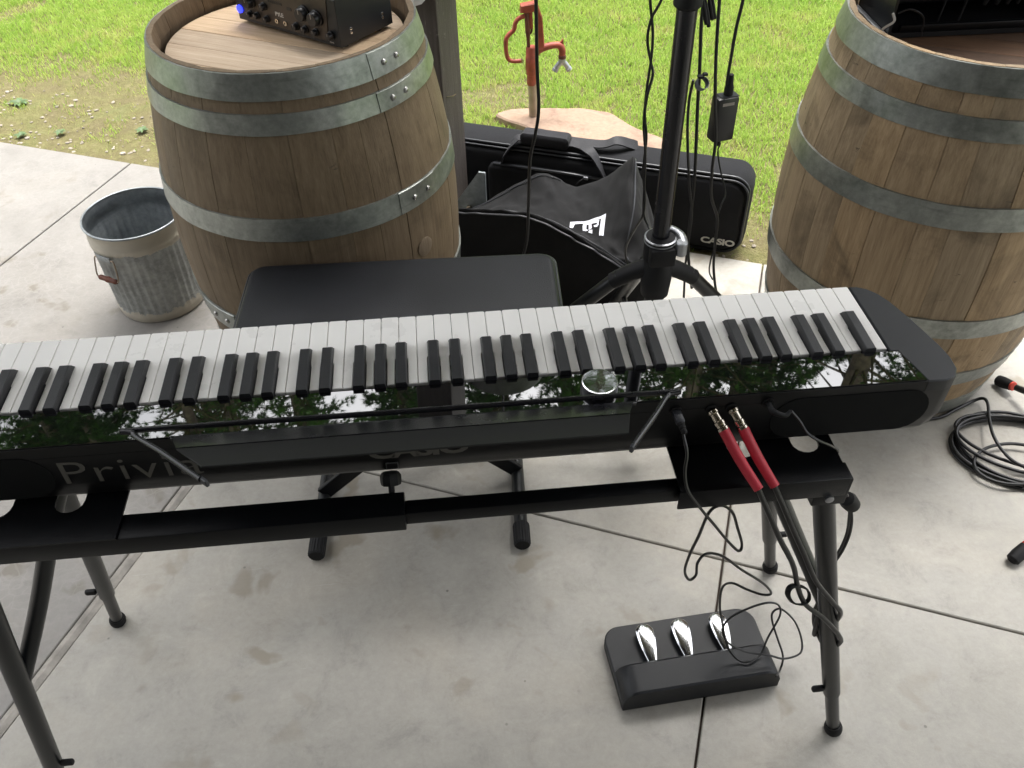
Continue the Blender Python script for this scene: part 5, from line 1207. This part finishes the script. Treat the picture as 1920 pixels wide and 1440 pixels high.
# ------------------------------------------------------------------ coiled cable on the floor
def floorpts(L_, z0, dz=0.0): return [onz(u, v, z0+dz*math.sin(i*1.3)) for i, (u, v) in enumerate(L_)]
coil = empty('coiled_cable', onz(1850, 850, 0)); tag(coil, 'long black cable loosely coiled on the floor beside the tan barrel', 'cable'); bpy.context.view_layer.update(); o_ = onz(1850, 850, 0)
cz = Z0 = onz(1880, 845, 0)
rr = random.Random(8); pts = []
LEAD = [(1700, 790, .005), (1760, 783, .005), (1790, 769, .006), (1822, 753, .008), (1843, 747, .02), (1852, 757, .028), (1855, 785, .035), (1862, 815, .04), (1880, 845, .035), (1905, 868, .03), (1940, 880, .02), (1990, 880, .01)]
loops = []
for u, v, z in LEAD: pts.append(onz(u, v, z))
def ell(cu, cv, au, av, tilt, n, z, a0=0.0, turns=1.0):
    out = []
    for i in range(n):
        a = a0+2*math.pi*turns*i/n; x = au*math.cos(a); y = av*math.sin(a)
        out.append(onz(cu+x*math.cos(tilt)-y*math.sin(tilt), cv+x*math.sin(tilt)+y*math.cos(tilt), z))
    return out
tube('lead', [p-o_ for p in pts], 0.0042, M['cable'], coil, 8, 8)
for cu, cv_, au, av, tl_, z in ((1915, 846, 128, 58, 0.25, .006), (1912, 840, 122, 60, 0.30, .013), (1930, 856, 152, 62, 0.22, .006), (1932, 850, 150, 60, 0.20, .014), (1925, 832, 138, 42, 0.27, .020), (1900, 870, 74, 38, 0.05, .018), (1935, 838, 145, 50, 0.22, .024)):
    bm = bmesh.new(); addtube(bm, [p-o_ for p in ell(cu, cv_, au, av, tl_, 64, z)], 0.0042, 8, closed=True); fin('loop', bm, M['cable'], coil, smooth=True)
# microphone stand whose feet reach into the frame
ms_c = onz(2075, 905, 0); ms = empty('microphone_stand', ms_c); tag(ms, 'black microphone stand legs with red ringed rubber feet at the right edge', 'stand'); bpy.context.view_layer.update()
hubz = 0.16
for u, v in ((1876, 716), (1903, 1046), (2320, 900)):
    f = onz(u, v, 0.014)-ms_c; f.z = 0.016; h_ = Vector((0, 0, hubz)); d = (h_-f).normalized()
    lg = tube('leg', [f+d*0.05, h_], 0.0085, M['tube'], ms, 14, 0)
    lathe('rubber_foot', [(0.010, -0.012), (0.0145, -0.008), (0.0155, 0.010), (0.0135, 0.034), (0.011, 0.036)], M['rubber'], lg, 16, frame_to(f, f+d))
    lathe('red_ring', [(0.0115, 0.036), (0.0125, 0.037), (0.0125, 0.041), (0.0115, 0.042)], M['redring'], lg, 16, frame_to(f, f+d))
lathe('hub', [(0.02, hubz-0.03), (0.024, hubz), (0.018, hubz+0.05), (0.0095, hubz+0.06)], M['rubber'], ms, 20)
lathe('pole', [(0.0095, hubz), (0.0095, 1.2)], M['tube'], ms, 16)
